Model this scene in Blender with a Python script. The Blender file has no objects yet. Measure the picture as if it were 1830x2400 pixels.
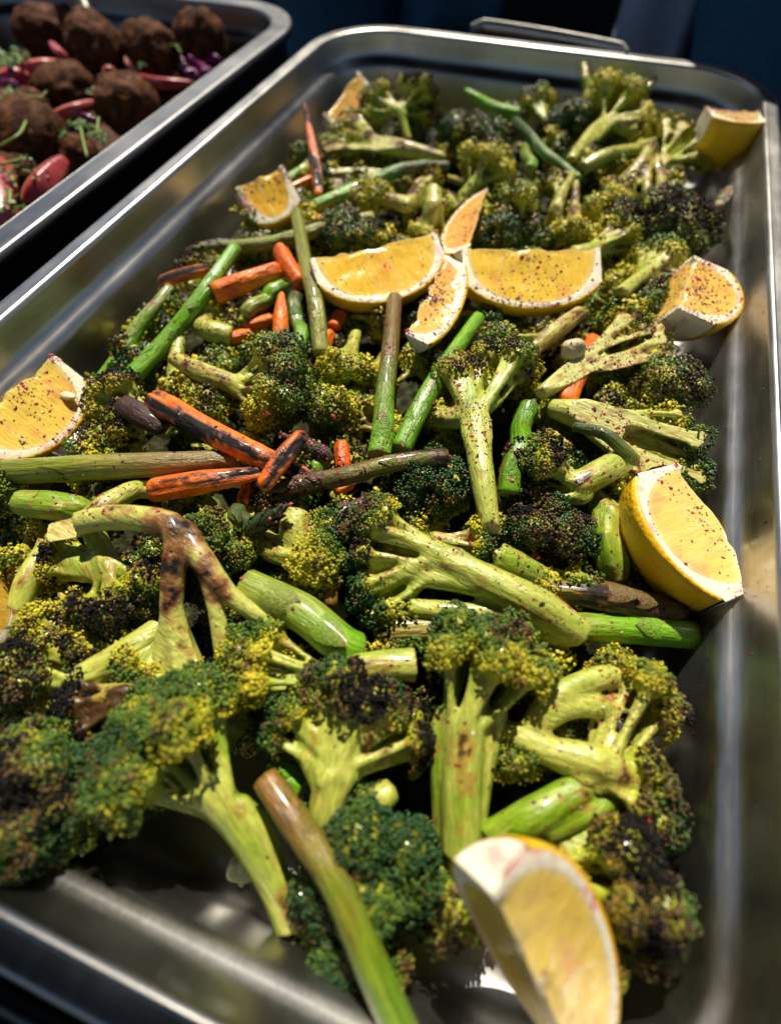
import bpy, math, random
import numpy as np
from mathutils import Vector, Matrix

# ------------------------------------------------------------------ camera, light, exposure
S = 0.001                                   # everything below is authored in millimetres, pan floor at z = 0
RIM = 50.0                                  # height of the pan's rim above its floor
F_PX = 1232.359                             # focal length in pixels of the 1830 x 2400 photograph
CAM = np.array([65.996, -225.726, 141.351 + RIM])
PITCH, YAW, ROLL = 1.0072, -0.3556, -0.0110
_cp, _sp = math.cos(PITCH), math.sin(PITCH)
FW = np.array([math.sin(YAW) * _cp, math.cos(YAW) * _cp, -_sp])
_r = np.array([math.cos(YAW), -math.sin(YAW), 0.0])
_u = np.cross(_r, FW)
RT = math.cos(ROLL) * _r + math.sin(ROLL) * _u
UP = -math.sin(ROLL) * _r + math.cos(ROLL) * _u

def ray(px, py):
    return (px - 915) / F_PX * RT - (py - 1200) / F_PX * UP + FW
def P(px, py, z):                           # photo pixel -> the point of that line of sight at height z above the pan floor
    d = ray(px, py)
    return CAM + d * ((z - CAM[2]) / d[2])
def depth(p):
    return float((np.asarray(p) - CAM) @ FW)
def mm(px, p):                              # a length in photo pixels at point p, in millimetres
    return px * depth(p) / F_PX

scene = bpy.context.scene
col = scene.collection
cam_data = bpy.data.cameras.new('camera')
cam = bpy.data.objects.new('camera', cam_data)
col.objects.link(cam)
cam_data.sensor_fit = 'VERTICAL'
cam_data.sensor_height = 36.0
cam_data.lens = 36.0 * F_PX / 2400
cam_data.clip_start = 0.005
cam_data.clip_end = 200
M = Matrix(((RT[0], UP[0], -FW[0], CAM[0] * S), (RT[1], UP[1], -FW[1], CAM[1] * S), (RT[2], UP[2], -FW[2], CAM[2] * S), (0, 0, 0, 1)))
cam.matrix_world = M
cam_data.dof.use_dof = True
cam_data.dof.focus_distance = depth(P(980, 1180, 30)) * S
cam_data.dof.aperture_fstop = 5.0
scene.camera = cam

SUN = np.array([-0.14, 0.55, 0.82]); SUN /= np.linalg.norm(SUN)     # direction towards the sun
world = bpy.data.worlds.new('World')
scene.world = world
world.use_nodes = True
nt = world.node_tree
sky = nt.nodes.new('ShaderNodeTexSky')
sky.sky_type = 'NISHITA'
sky.sun_disc = False
sky.sun_elevation = math.asin(SUN[2])
sky.sun_rotation = math.atan2(SUN[0], SUN[1])
nt.links.new(sky.outputs[0], nt.nodes['Background'].inputs[0])
nt.nodes['Background'].inputs[1].default_value = 0.07
sun_data = bpy.data.lights.new('sun', 'SUN')
sun_data.energy = 5.0
sun_data.angle = math.radians(0.6)
sun_data.color = (1.0, 0.92, 0.77)
sun = bpy.data.objects.new('sun', sun_data)
col.objects.link(sun)
sun.rotation_euler = Vector(SUN).to_track_quat('Z', 'Y').to_euler()
scene.view_settings.view_transform = 'Standard'
scene.view_settings.look = 'None'
scene.view_settings.gamma = 1
scene.view_settings.exposure = 0.33
scene.cycles.use_denoising = True
scene.cycles.max_bounces = 8
scene.cycles.sample_clamp_indirect = 4.0

# ------------------------------------------------------------------ helpers
rng = np.random.default_rng(11)
def nrm(v):
    v = np.asarray(v, float)
    return v / max(1e-9, np.linalg.norm(v))
def hash3(i, j, k, seed):
    h = (i.astype(np.int64) * 374761393 + j.astype(np.int64) * 668265263 + k.astype(np.int64) * 2147483647 + seed * 974711) & 0xffffffff
    h = ((h ^ (h >> 13)) * 1274126177) & 0xffffffff
    return ((h ^ (h >> 16)) & 0xffff) / 65535.0
def noise(p, scale=1.0, seed=0):            # value noise 0..1
    p = np.asarray(p, float) * scale
    b = np.floor(p).astype(np.int64)
    f = p - b
    f = f * f * (3 - 2 * f)
    out = np.zeros(len(p))
    for dx in (0, 1):
        wx = f[:, 0] if dx else 1 - f[:, 0]
        for dy in (0, 1):
            wy = f[:, 1] if dy else 1 - f[:, 1]
            for dz in (0, 1):
                wz = f[:, 2] if dz else 1 - f[:, 2]
                out += wx * wy * wz * hash3(b[:, 0] + dx, b[:, 1] + dy, b[:, 2] + dz, seed)
    return out
def fbm(p, scale=1.0, seed=0, octaves=3):
    a, s, o = 0.0, 0.0, np.zeros(len(p))
    w = 1.0
    for k in range(octaves):
        o += w * noise(p, scale * 2 ** k, seed + k * 17)
        s += w
        w *= 0.5
    return o / s
def sstep(a, b, x):
    t = np.clip((x - a) / (b - a), 0, 1)
    return t * t * (3 - 2 * t)
def mix(a, b, t):
    t = np.asarray(t)[:, None]
    return np.asarray(a, float) * (1 - t) + np.asarray(b, float) * t

def make_mesh(name, V, F, colors=None, uvw=None, smooth=True):
    """V in mm, F a list of arrays of faces (each array n x k)"""
    me = bpy.data.meshes.new(name)
    V = np.asarray(V, float)
    F = [np.asarray(f, np.int64) for f in (F if isinstance(F, list) else [F]) if len(f)]
    me.vertices.add(len(V))
    me.vertices.foreach_set('co', (V * S).astype(np.float32).ravel())
    nl = sum(f.size for f in F)
    npoly = sum(len(f) for f in F)
    me.loops.add(nl)
    me.loops.foreach_set('vertex_index', np.concatenate([f.ravel() for f in F]).astype(np.int32))
    me.polygons.add(npoly)
    tot = np.concatenate([np.full(len(f), f.shape[1]) for f in F])
    me.polygons.foreach_set('loop_start', np.concatenate([[0], np.cumsum(tot)[:-1]]).astype(np.int32))
    if smooth:
        me.polygons.foreach_set('use_smooth', np.ones(npoly, bool))
    if colors is not None:
        a = me.attributes.new('Col', 'FLOAT_COLOR', 'POINT')
        c = np.ones((len(V), 4), np.float32)
        c[:, :colors.shape[1]] = colors
        a.data.foreach_set('color', c.ravel())
    if uvw is not None:
        a = me.attributes.new('uvw', 'FLOAT_VECTOR', 'POINT')
        a.data.foreach_set('vector', np.asarray(uvw, np.float32).ravel())
    me.update(calc_edges=True)
    return me

def link(name, me, parent=None, mat=None, origin=(0, 0, 0)):
    o = bpy.data.objects.new(name, me)
    col.objects.link(o)
    if mat is not None:
        me.materials.append(mat)
    if parent is not None:
        o.parent = parent
    else:
        o.location = Vector(origin) * S
    return o
def thing(name, label, cat, loc, group=None):
    o = bpy.data.objects.new(name, None)
    col.objects.link(o)
    o.empty_display_size = 0.01
    o.location = Vector([float(a) for a in loc]) * S
    tag(o, label, cat, group)
    return o
def tag(o, label, cat, group=None):
    o['label'] = label
    o['category'] = cat
    if group:
        o['group'] = group
def kind(o, k):
    o['kind'] = k
    return o

def frame_path(pts, n):
    """Catmull-Rom through pts (m x 3) -> n points, tangents, normals, binormals"""
    pts = np.asarray(pts, float)
    if len(pts) == 2:
        pts = np.array([pts[0], pts.mean(0), pts[1]])
    ext = np.vstack([2 * pts[0] - pts[1], pts, 2 * pts[-1] - pts[-2]])
    t = np.linspace(0, len(pts) - 1 - 1e-6, n)
    i = t.astype(int)
    f = (t - i)[:, None]
    p0, p1, p2, p3 = ext[i], ext[i + 1], ext[i + 2], ext[i + 3]
    c = 0.5 * ((2 * p1) + (-p0 + p2) * f + (2 * p0 - 5 * p1 + 4 * p2 - p3) * f ** 2 + (-p0 + 3 * p1 - 3 * p2 + p3) * f ** 3)
    T = np.gradient(c, axis=0)
    T /= np.linalg.norm(T, axis=1)[:, None] + 1e-9
    N = np.zeros_like(T)
    ref = np.array([0, 0, 1.0]) if abs(T[0, 2]) < 0.9 else np.array([1.0, 0, 0])
    v = nrm(ref - T[0] * (ref @ T[0]))
    for k in range(n):
        v = nrm(v - T[k] * (v @ T[k]))
        N[k] = v
    return c, T, N, np.cross(T, N), t / (len(pts) - 1)
def interp(vals, u):
    return np.interp(u, np.linspace(0, 1, len(vals)), vals)
def tube(pts, radii, n=16, m=12, cap=True, flat=1.0):
    c, T, N, B, u = frame_path(pts, n)
    r = interp(radii, u)
    th = np.linspace(0, 2 * math.pi, m, endpoint=False)
    V = c[:, None] + r[:, None, None] * (np.cos(th)[None, :, None] * N[:, None] * flat + np.sin(th)[None, :, None] * B[:, None])
    V = V.reshape(-1, 3)
    a = np.arange(n - 1)[:, None] * m + np.arange(m)[None]
    b = np.arange(n - 1)[:, None] * m + (np.arange(m)[None] + 1) % m
    F = [np.stack([a, b, b + m, a + m], -1).reshape(-1, 4)]
    if cap:
        V = np.vstack([V, c[0] - T[0] * r[0] * 0.15, c[-1] + T[-1] * r[-1] * 0.3])
        k = np.arange(m)
        F.append(np.concatenate([np.stack([(k + 1) % m, k, np.full(m, n * m)], -1),
                                 np.stack([k + (n - 1) * m, (k + 1) % m + (n - 1) * m, np.full(m, n * m + 1)], -1)]))
    return V, F
def icosphere(sub):
    t = (1 + 5 ** 0.5) / 2
    V = [(-1, t, 0), (1, t, 0), (-1, -t, 0), (1, -t, 0), (0, -1, t), (0, 1, t), (0, -1, -t), (0, 1, -t), (t, 0, -1), (t, 0, 1), (-t, 0, -1), (-t, 0, 1)]
    F = [(0, 11, 5), (0, 5, 1), (0, 1, 7), (0, 7, 10), (0, 10, 11), (1, 5, 9), (5, 11, 4), (11, 10, 2), (10, 7, 6), (7, 1, 8),
         (3, 9, 4), (3, 4, 2), (3, 2, 6), (3, 6, 8), (3, 8, 9), (4, 9, 5), (2, 4, 11), (6, 2, 10), (8, 6, 7), (9, 8, 1)]
    V = [nrm(v) for v in V]
    for _ in range(sub):
        cache, G = {}, []
        def midp(a, b):
            k = (min(a, b), max(a, b))
            if k not in cache:
                V.append(nrm(V[a] + V[b]))
                cache[k] = len(V) - 1
            return cache[k]
        for a, b, c in F:
            ab, bc, ca = midp(a, b), midp(b, c), midp(c, a)
            G += [(a, ab, ca), (b, bc, ab), (c, ca, bc), (ab, bc, ca)]
        F = G
    return np.array(V), np.array(F)
ICO = {k: icosphere(k) for k in (1, 2, 3, 4)}
def fib(n):
    i = np.arange(n) + 0.5
    z = 1 - 2 * i / n
    a = i * 2.399963
    r = np.sqrt(np.maximum(0, 1 - z * z))
    return np.stack([r * np.cos(a), r * np.sin(a), z], -1)
def join(parts):
    """[(V, [F..])] -> V, [F..]"""
    Vs, Fs, off = [], {}, 0
    for V, F in parts:
        for f in (F if isinstance(F, list) else [F]):
            f = np.asarray(f)
            Fs.setdefault(f.shape[1], []).append(f + off)
        Vs.append(V)
        off += len(V)
    return np.vstack(Vs), [np.concatenate(v) for v in Fs.values()]
def remesh_many(items, voxel_key):
    """items: list of (V, F, voxel mm) -> list of (V, F quads, normals) after a voxel union and smoothing"""
    tmp = []
    for V, F, vox in items:
        me = make_mesh('tmp', V / S * S, F)
        o = bpy.data.objects.new('tmp', me)
        col.objects.link(o)
        m = o.modifiers.new('r', 'REMESH')
        m.mode = 'VOXEL'
        m.voxel_size = vox * S
        s = o.modifiers.new('s', 'SMOOTH')
        s.factor = 0.5
        s.iterations = 4
        tmp.append(o)
    bpy.context.view_layer.update()
    dg = bpy.context.evaluated_depsgraph_get()
    out = []
    for o in tmp:
        ev = o.evaluated_get(dg)
        me = ev.to_mesh()
        n = len(me.vertices)
        V = np.empty(n * 3, np.float32)
        me.vertices.foreach_get('co', V)
        N = np.empty(n * 3, np.float32)
        me.vertex_normals.foreach_get('vector', N)
        L = np.empty(len(me.loops), np.int32)
        me.loops.foreach_get('vertex_index', L)
        out.append((V.reshape(-1, 3).astype(float) / S, L.reshape(-1, 4), N.reshape(-1, 3).astype(float)))
        ev.to_mesh_clear()
    for o in tmp:
        me = o.data
        bpy.data.objects.remove(o)
        bpy.data.meshes.remove(me)
    return out

# ------------------------------------------------------------------ materials
def material(name):
    m = bpy.data.materials.new(name)
    m.use_nodes = True
    return m, m.node_tree, m.node_tree.nodes['Principled BSDF']
def node(t, kind_, **kw):
    n = t.nodes.new(kind_)
    for k, v in kw.items():
        if k.startswith('i_'):
            n.inputs[k[2:].replace('_', ' ')].default_value = v
        else:
            setattr(n, k, v)
    return n
def coords(t, scale=(1, 1, 1), attr=None):
    if attr:
        a = node(t, 'ShaderNodeAttribute', attribute_name=attr)
        src = a.outputs['Vector']
    else:
        src = node(t, 'ShaderNodeTexCoord').outputs['Object']
    mp = node(t, 'ShaderNodeMapping')
    mp.inputs['Scale'].default_value = scale
    t.links.new(src, mp.inputs[0])
    return mp.outputs[0]
def noise_tex(t, vec, scale, detail=3, rough=0.55):
    n = node(t, 'ShaderNodeTexNoise')
    n.inputs['Scale'].default_value = scale
    n.inputs['Detail'].default_value = detail
    n.inputs['Roughness'].default_value = rough
    t.links.new(vec, n.inputs['Vector'])
    return n.outputs[0]
def remap(t, sock, a, b, c, d):
    n = node(t, 'ShaderNodeMapRange')
    for k, v in zip((1, 2, 3, 4), (a, b, c, d)):
        n.inputs[k].default_value = v
    t.links.new(sock, n.inputs[0])
    return n.outputs[0]
def ramp(t, sock, stops):
    n = node(t, 'ShaderNodeValToRGB')
    e = n.color_ramp.elements
    while len(e) < len(stops):
        e.new(0.5)
    for k, (p, c) in enumerate(stops):
        e[k].position = p
        e[k].color = (*c, 1)
    t.links.new(sock, n.inputs[0])
    return n.outputs[0]
def bump(t, b, sock, dist, strength=1.0):
    n = node(t, 'ShaderNodeBump')
    n.inputs['Strength'].default_value = strength
    n.inputs['Distance'].default_value = dist
    t.links.new(sock, n.inputs['Height'])
    t.links.new(n.outputs[0], b.inputs['Normal'])
    return n
def mulcol(t, col_sock, val_sock):
    n = node(t, 'ShaderNodeMix', data_type='RGBA', blend_type='MULTIPLY')
    n.inputs[0].default_value = 1.0
    t.links.new(col_sock, n.inputs[6])
    t.links.new(val_sock, n.inputs[7])
    return n.outputs[2]
def attr_material(name, rough=(0.3, 0.5), spec=0.5, sss=0.0, sss_radius=(0.004, 0.003, 0.001), bump_mm=0.0, bump_scale=900, stretch=(1, 1, 1), var=0.3, coat=0.0, attr=None, fine=1600):
    m, t, b = material(name)
    a = node(t, 'ShaderNodeAttribute', attribute_name='Col')
    v = coords(t, stretch, attr)
    n1 = noise_tex(t, v, fine, 3)
    c = mulcol(t, a.outputs['Color'], remap(t, n1, 0.25, 0.75, 1 - var, 1 + var))
    t.links.new(c, b.inputs['Base Color'])
    n2 = noise_tex(t, v, 420 if attr is None else 0.35, 2)
    lum = node(t, 'ShaderNodeRGBToBW')
    t.links.new(a.outputs['Color'], lum.inputs[0])
    dull = remap(t, lum.outputs[0], 0.008, 0.035, 0.35, 0.0)      # charred crust is dull, oiled flesh is not
    add = node(t, 'ShaderNodeMath', operation='ADD')
    t.links.new(remap(t, n2, 0.3, 0.7, rough[0], rough[1]), add.inputs[0])
    t.links.new(dull, add.inputs[1])
    t.links.new(add.outputs[0], b.inputs['Roughness'])
    t.links.new(remap(t, lum.outputs[0], 0.008, 0.03, 0.2, spec), b.inputs['Specular IOR Level'])
    b.inputs['Coat Weight'].default_value = coat
    b.inputs['Coat Roughness'].default_value = 0.12
    if sss:
        b.inputs['Subsurface Weight'].default_value = sss
        b.inputs['Subsurface Radius'].default_value = (1, 0.8, 0.3)
        b.inputs['Subsurface Scale'].default_value = sss_radius[0]
    if bump_mm:
        n3 = noise_tex(t, v, bump_scale, 4, 0.6)
        bump(t, b, n3, bump_mm * S)
    return m
def plain(name, color, rough=0.5, metal=0.0, spec=0.5, var=0.2, scale=60, bump_mm=0.0, bump_scale=400):
    m, t, b = material(name)
    v = coords(t)
    n1 = noise_tex(t, v, scale, 4)
    c0 = tuple(x * (1 - var) for x in color)
    c1 = tuple(min(1, x * (1 + var)) for x in color)
    t.links.new(ramp(t, n1, [(0.3, c0), (0.7, c1)]), b.inputs['Base Color'])
    b.inputs['Roughness'].default_value = rough
    b.inputs['Metallic'].default_value = metal
    b.inputs['Specular IOR Level'].default_value = spec
    if bump_mm:
        bump(t, b, noise_tex(t, v, bump_scale, 4), bump_mm * S)
    return m

MAT_BUD = attr_material('broccoli_buds', rough=(0.24, 0.5), spec=0.45, var=0.25, fine=700)
MAT_STEM = attr_material('broccoli_stem', rough=(0.22, 0.5), spec=0.5, sss=0.12, sss_radius=(0.0015,), bump_mm=0.6, bump_scale=0.75, attr='uvw', stretch=(1, 1, 0.22), var=0.32, coat=0.28, fine=1.1)
MAT_STALK = attr_material('asparagus_skin', rough=(0.2, 0.45), spec=0.5, sss=0.06, sss_radius=(0.0012,), bump_mm=0.8, bump_scale=0.9, attr='uvw', stretch=(1, 1, 0.16), var=0.34, coat=0.2, fine=1.3)
MAT_CARROT = attr_material('roast_carrot', rough=(0.28, 0.55), spec=0.45, sss=0.1, sss_radius=(0.0015,), bump_mm=0.9, bump_scale=0.6, attr='uvw', stretch=(1, 1, 0.4), var=0.35, coat=0.1, fine=0.8)
MAT_FLAKE = attr_material('sumac_flake', rough=(0.35, 0.6), var=0.2)
MAT_GAP_SHADE = attr_material('gap_shade', rough=(0.55, 0.8), spec=0.2, bump_mm=1.0, bump_scale=400, var=0.4)
MAT_CHUNK = attr_material('roast_chunk', rough=(0.25, 0.5), bump_mm=0.5, bump_scale=500, var=0.2, coat=0.15)
MAT_PITH = attr_material('lemon_pith', rough=(0.4, 0.6), sss=0.25, sss_radius=(0.002,), bump_mm=0.25, bump_scale=900, var=0.08)
MAT_LEAF = attr_material('herb_leaf', rough=(0.4, 0.6), var=0.25, fine=400)
MAT_FALAFEL = attr_material('falafel_crust', rough=(0.55, 0.8), spec=0.12, bump_mm=1.0, bump_scale=420, var=0.45, fine=350)
MAT_TURNIP = attr_material('pickled_turnip', rough=(0.2, 0.4), sss=0.2, sss_radius=(0.003,), bump_mm=0.3, bump_scale=300, var=0.2, coat=0.05, fine=150)

def lemon_rind():
    m, t, b = material('lemon_rind')
    v = coords(t)
    n1 = noise_tex(t, v, 90, 3)
    t.links.new(ramp(t, n1, [(0.3, (0.82, 0.42, 0.006)), (0.55, (0.88, 0.52, 0.01)), (0.8, (0.90, 0.58, 0.02))]), b.inputs['Base Color'])
    b.inputs['Roughness'].default_value = 0.36
    b.inputs['Subsurface Weight'].default_value = 0.12
    b.inputs['Subsurface Scale'].default_value = 0.002
    w = node(t, 'ShaderNodeTexVoronoi', feature='SMOOTH_F1')
    w.inputs['Scale'].default_value = 620
    t.links.new(v, w.inputs['Vector'])
    bump(t, b, w.outputs['Distance'], 0.0005, 0.7)
    return m
def lemon_flesh():
    m, t, b = material('lemon_flesh')
    a = node(t, 'ShaderNodeAttribute', attribute_name='Col')
    v = coords(t, (1, 0.16, 1), 'uvw')
    n1 = noise_tex(t, v, 0.55, 3)
    c = mulcol(t, a.outputs['Color'], remap(t, n1, 0.3, 0.7, 0.9, 1.08))
    t.links.new(c, b.inputs['Base Color'])
    b.inputs['Roughness'].default_value = 0.16
    b.inputs['Subsurface Weight'].default_value = 0.35
    b.inputs['Subsurface Radius'].default_value = (1, 0.55, 0.12)
    b.inputs['Subsurface Scale'].default_value = 0.004
    b.inputs['Coat Weight'].default_value = 0.35
    b.inputs['Coat Roughness'].default_value = 0.06
    n2 = noise_tex(t, coords(t, (1, 0.22, 1), 'uvw'), 0.8, 3, 0.6)
    bump(t, b, n2, 0.0005, 0.8)
    return m
MAT_RIND, MAT_FLESH = lemon_rind(), lemon_flesh()

def steel(name, base=(0.43, 0.42, 0.40), rough=(0.32, 0.46), stretch=(90, 6, 90)):
    m, t, b = material(name)
    v = coords(t, stretch)
    n1 = noise_tex(t, v, 9, 4, 0.65)
    v2 = coords(t)
    n2 = noise_tex(t, v2, 22, 4, 0.6)
    b.inputs['Metallic'].default_value = 1.0
    c = mulcol(t, ramp(t, n2, [(0.3, tuple(x * 0.82 for x in base)), (0.7, base)]), remap(t, n1, 0.3, 0.7, 0.9, 1.06))
    t.links.new(c, b.inputs['Base Color'])
    mx = node(t, 'ShaderNodeMath', operation='ADD')
    t.links.new(remap(t, n1, 0.3, 0.7, rough[0] - 0.03, rough[1] - 0.12), mx.inputs[0])
    t.links.new(remap(t, n2, 0.35, 0.7, 0.0, 0.14), mx.inputs[1])
    t.links.new(mx.outputs[0], b.inputs['Roughness'])
    bump(t, b, n1, 0.00006, 0.6)
    return m
MAT_STEEL = steel('brushed_steel')
MAT_BLACK = plain('black_enamel', (0.008, 0.008, 0.009), rough=0.32, spec=0.35, var=0.3)
MAT_CLOTH = plain('black_cloth', (0.008, 0.008, 0.009), rough=0.95, spec=0.1, bump_mm=0.4, bump_scale=900)
MAT_MIDSTEEL = steel('mid_steel', base=(0.22, 0.22, 0.225), rough=(0.34, 0.48))  # the brushed steel again with a darker base colour
MAT_DARKSTEEL = steel('dark_steel', base=(0.10, 0.10, 0.11), rough=(0.3, 0.44))
# ------------------------------------------------------------------ the pans and what carries them
def rrect(hw, hd, r, cseg=14, eseg=6):
    r = max(0.5, min(r, hw - 0.5, hd - 0.5))
    pts = []
    for cx, cy, a0 in ((hw - r, hd - r, 0), (-hw + r, hd - r, 90), (-hw + r, -hd + r, 180), (hw - r, -hd + r, 270)):
        for k in range(cseg + 1):
            a = math.radians(a0 + 90 * k / cseg)
            pts.append((cx + r * math.cos(a), cy + r * math.sin(a)))
    return np.array(pts)
def loft(prof, hw, hd, r0, close_inner=True):
    """prof: (offset outward from the inner rim, z); rounded rectangles lofted together"""
    rings = [rrect(hw + o, hd + o, r0 + o) for o, z in prof]
    n = len(rings[0])
    V = np.vstack([np.column_stack([rg, np.full(n, z)]) for rg, (o, z) in zip(rings, prof)])
    k = np.arange(n)
    F = []
    for i in range(len(prof) - 1):
        F.append(np.stack([k + i * n, k + (i + 1) * n, (k + 1) % n + (i + 1) * n, (k + 1) % n + i * n], -1))
    F = [np.concatenate(F)]
    if close_inner:
        V = np.vstack([V, [[0, 0, prof[-1][1]]]])
        i = (len(prof) - 1) * n
        F.append(np.stack([k + i, np.full(n, len(V) - 1), (k + 1) % n + i], -1))
    return V, F
def arc(cx, cz, r, a0, a1, n):
    return [(cx + r * math.cos(math.radians(a0 + (a1 - a0) * k / n)), cz + r * math.sin(math.radians(a0 + (a1 - a0) * k / n))) for k in range(n + 1)]
def pan(label, x, y, mat=MAT_STEEL, flange=10.0):
    root = thing('steel_food_pan', label, 'food pan', (x, y, 0))
    rim = [(flange - 1.5, RIM - 6), (flange, RIM - 5.0)] + arc(flange - 2.2, RIM - 2.2, 2.2, 0, 90, 5) + [(flange - 4, RIM), (2.6, RIM)]
    V, F = loft(rim[:-1] + [(2.6, RIM - 0.02)], 150, 265, 46, False)
    link('rim', make_mesh('rim', V, F), root, mat)
    body = [(2.6, RIM - 0.02)] + arc(2.6, RIM - 2.6, 2.6, 90, 180, 5) + [(-0.6, RIM - 8), (-1.2, RIM - 12), (-1.8, RIM - 14.4), (-2.9, RIM - 16.2), (-4.4, RIM - 17.4), (-5.9, RIM - 18.6), (-7.0, RIM - 20.2), (-7.6, RIM - 22.4), (-8.4, RIM - 26), (-10.0, RIM - 34)] \
        + arc(-21.5, 11.0, 11.0, 0, -90, 8) + [(-30, 0), (-60, 0), (-100, 0), (-140, 0)]
    V, F = loft(body, 150, 265, 46)
    link('basin', make_mesh('basin', V, F), root, mat)
    return root
PAN = pan('brushed steel pan full of roast broccoli, asparagus, carrots and lemon wedges', 0, 0)
LX = -352.0
LPAN = pan('brushed steel pan of dark falafel and pink pickled turnip', LX, 12, mat=MAT_MIDSTEEL, flange=17.0)

def chafer(label, x, y, mat, name='chafing_dish'):
    root = thing(name, label, 'chafing dish', (x, y, -52))
    prof = [(2.0, -50), (2.6, 30), (3.0, RIM - 10)]
    V, F = loft(prof, 153, 268, 48, False)
    link('body', make_mesh('body', V + [0, 0, 52], F), root, mat)
    return root
CH = chafer('black chafing dish holding the pan of roast vegetables', 0, 0, MAT_BLACK)
V, F = loft([(9.5, RIM - 17)] + arc(17, RIM - 14, 2.6, 180, 0, 8) + [(19.8, RIM - 20), (20.0, RIM - 28)], 150, 265, 46, False)
link('outer_rim', make_mesh('outer_rim', V + [0, 0, 52], F), CH, MAT_DARKSTEEL)
# the strap handle at the far end
def strap(pts, w, th):
    c, T, N, B, u = frame_path(pts, 40)
    V, F = [], []
    for p, t in zip(c, T):
        side = np.array([0, 0, 1.0])
        out = nrm(np.cross(t, side))
        for a, b in ((-1, -1), (1, -1), (1, 1), (-1, 1)):
            V.append(p + side * a * w / 2 + out * b * th / 2)
    V = np.array(V)
    for i in range(len(c) - 1):
        for k in range(4):
            F.append((i * 4 + k, i * 4 + (k + 1) % 4, i * 4 + 4 + (k + 1) % 4, i * 4 + 4 + k))
    F += [(0, 1, 2, 3), tuple(len(V) - 4 + k for k in (3, 2, 1, 0))]
    return V, [np.array(F)]
h0, h1 = P(1140, 66, RIM - 2), P(1440, 118, RIM - 2)
hy = 16.0
V, F = strap([h0 + [-9, -14, 0], h0 + [-5, -3, 0], h0 + [0, 1, 0], h0 * .7 + h1 * .3 + [0, 3, 0], h0 * .3 + h1 * .7 + [0, 3, 0], h1 + [0, 1, 0], h1 + [5, -3, 0], h1 + [9, -14, 0]], 10.0, 1.4)
link('handle', make_mesh('handle', V + [0, 0, 52], F), CH, MAT_STEEL)
CH2 = chafer('black chafing dish holding the pan of falafel', LX, 12, MAT_BLACK)
for root, x in ((CH, 0), (CH2, LX)):
    for sx in (-1, 1):
        for sy in (-1, 1):
            V, F = tube([(sx * 140, sy * 250, -2), (sx * 146, sy * 258, -70)], [6, 5], 6, 10)
            link('leg', make_mesh('leg', V, F), root, MAT_BLACK)

# table, ground
TZ = -122.0
def box(x0, x1, y0, y1, z0, z1):
    V = np.array([(x, y, z) for z in (z0, z1) for y in (y0, y1) for x in (x0, x1)], float)
    F = [np.array([(0, 2, 3, 1), (4, 5, 7, 6), (0, 1, 5, 4), (2, 6, 7, 3), (0, 4, 6, 2), (1, 3, 7, 5)])]
    return V, F
tb = thing('serving_table', 'table under a black cloth carrying both chafing dishes', 'table', (0, 0, -900))
def cloth_table(x0, x1, y0, y1, zt, zb, n=60):
    """top sheet with draped skirt, waved folds"""
    base = []
    for k in range(n): base.append((x0 + (x1 - x0) * k / n, y0))
    for k in range(n): base.append((x1, y0 + (y1 - y0) * k / n))
    for k in range(n): base.append((x1 - (x1 - x0) * k / n, y1))
    for k in range(n): base.append((x0, y1 - (y1 - y0) * k / n))
    base = np.array(base)
    c = base.mean(0)
    rings = []
    m = len(base)
    s = np.arange(m)
    for z, amp in ((zt, 0), (zt - 12, 6), (zt * .6 + zb * .4, 16), (zb, 30)):
        d = base - c
        d /= np.linalg.norm(d, axis=1)[:, None]
        rings.append(np.column_stack([base + d * (amp * (0.6 + 0.5 * np.sin(s * 1.3) + 0.3 * np.sin(s * 0.37)))[:, None], np.full(m, z)]))
    V = np.vstack(rings + [np.array([[c[0], c[1], zt]])])
    F4 = np.concatenate([np.stack([s + i * m, (s + 1) % m + i * m, (s + 1) % m + (i + 1) * m, s + (i + 1) * m], -1) for i in range(3)])
    F3 = np.stack([(s + 1) % m, s, np.full(m, len(V) - 1)], -1)
    return V, [F4, F3]
V, F = cloth_table(-900, 620, -420, 345, TZ, -880)
link('tablecloth', make_mesh('tablecloth', V + [0, 0, 900], F), tb, MAT_CLOTH)
for x in (-820, 540):
    for y in (-360, 300):
        V, F = tube([(x, y, 760), (x, y, 0)], [18, 18], 4, 10)
        link('leg', make_mesh('leg', V, F), tb, MAT_BLACK)
MAT_GROUND = plain('dark_paving', (0.03, 0.03, 0.032), rough=0.9, var=0.35, scale=6, bump_mm=4, bump_scale=30)
V = np.array([(-4e4, -4e4, -900), (4e4, -4e4, -900), (4e4, 4e4, -900), (-4e4, 4e4, -900)], float)
g = link('ground', make_mesh('ground', V, [np.array([(0, 1, 2, 3)])]), None, MAT_GROUND)
kind(g, 'structure')
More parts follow.
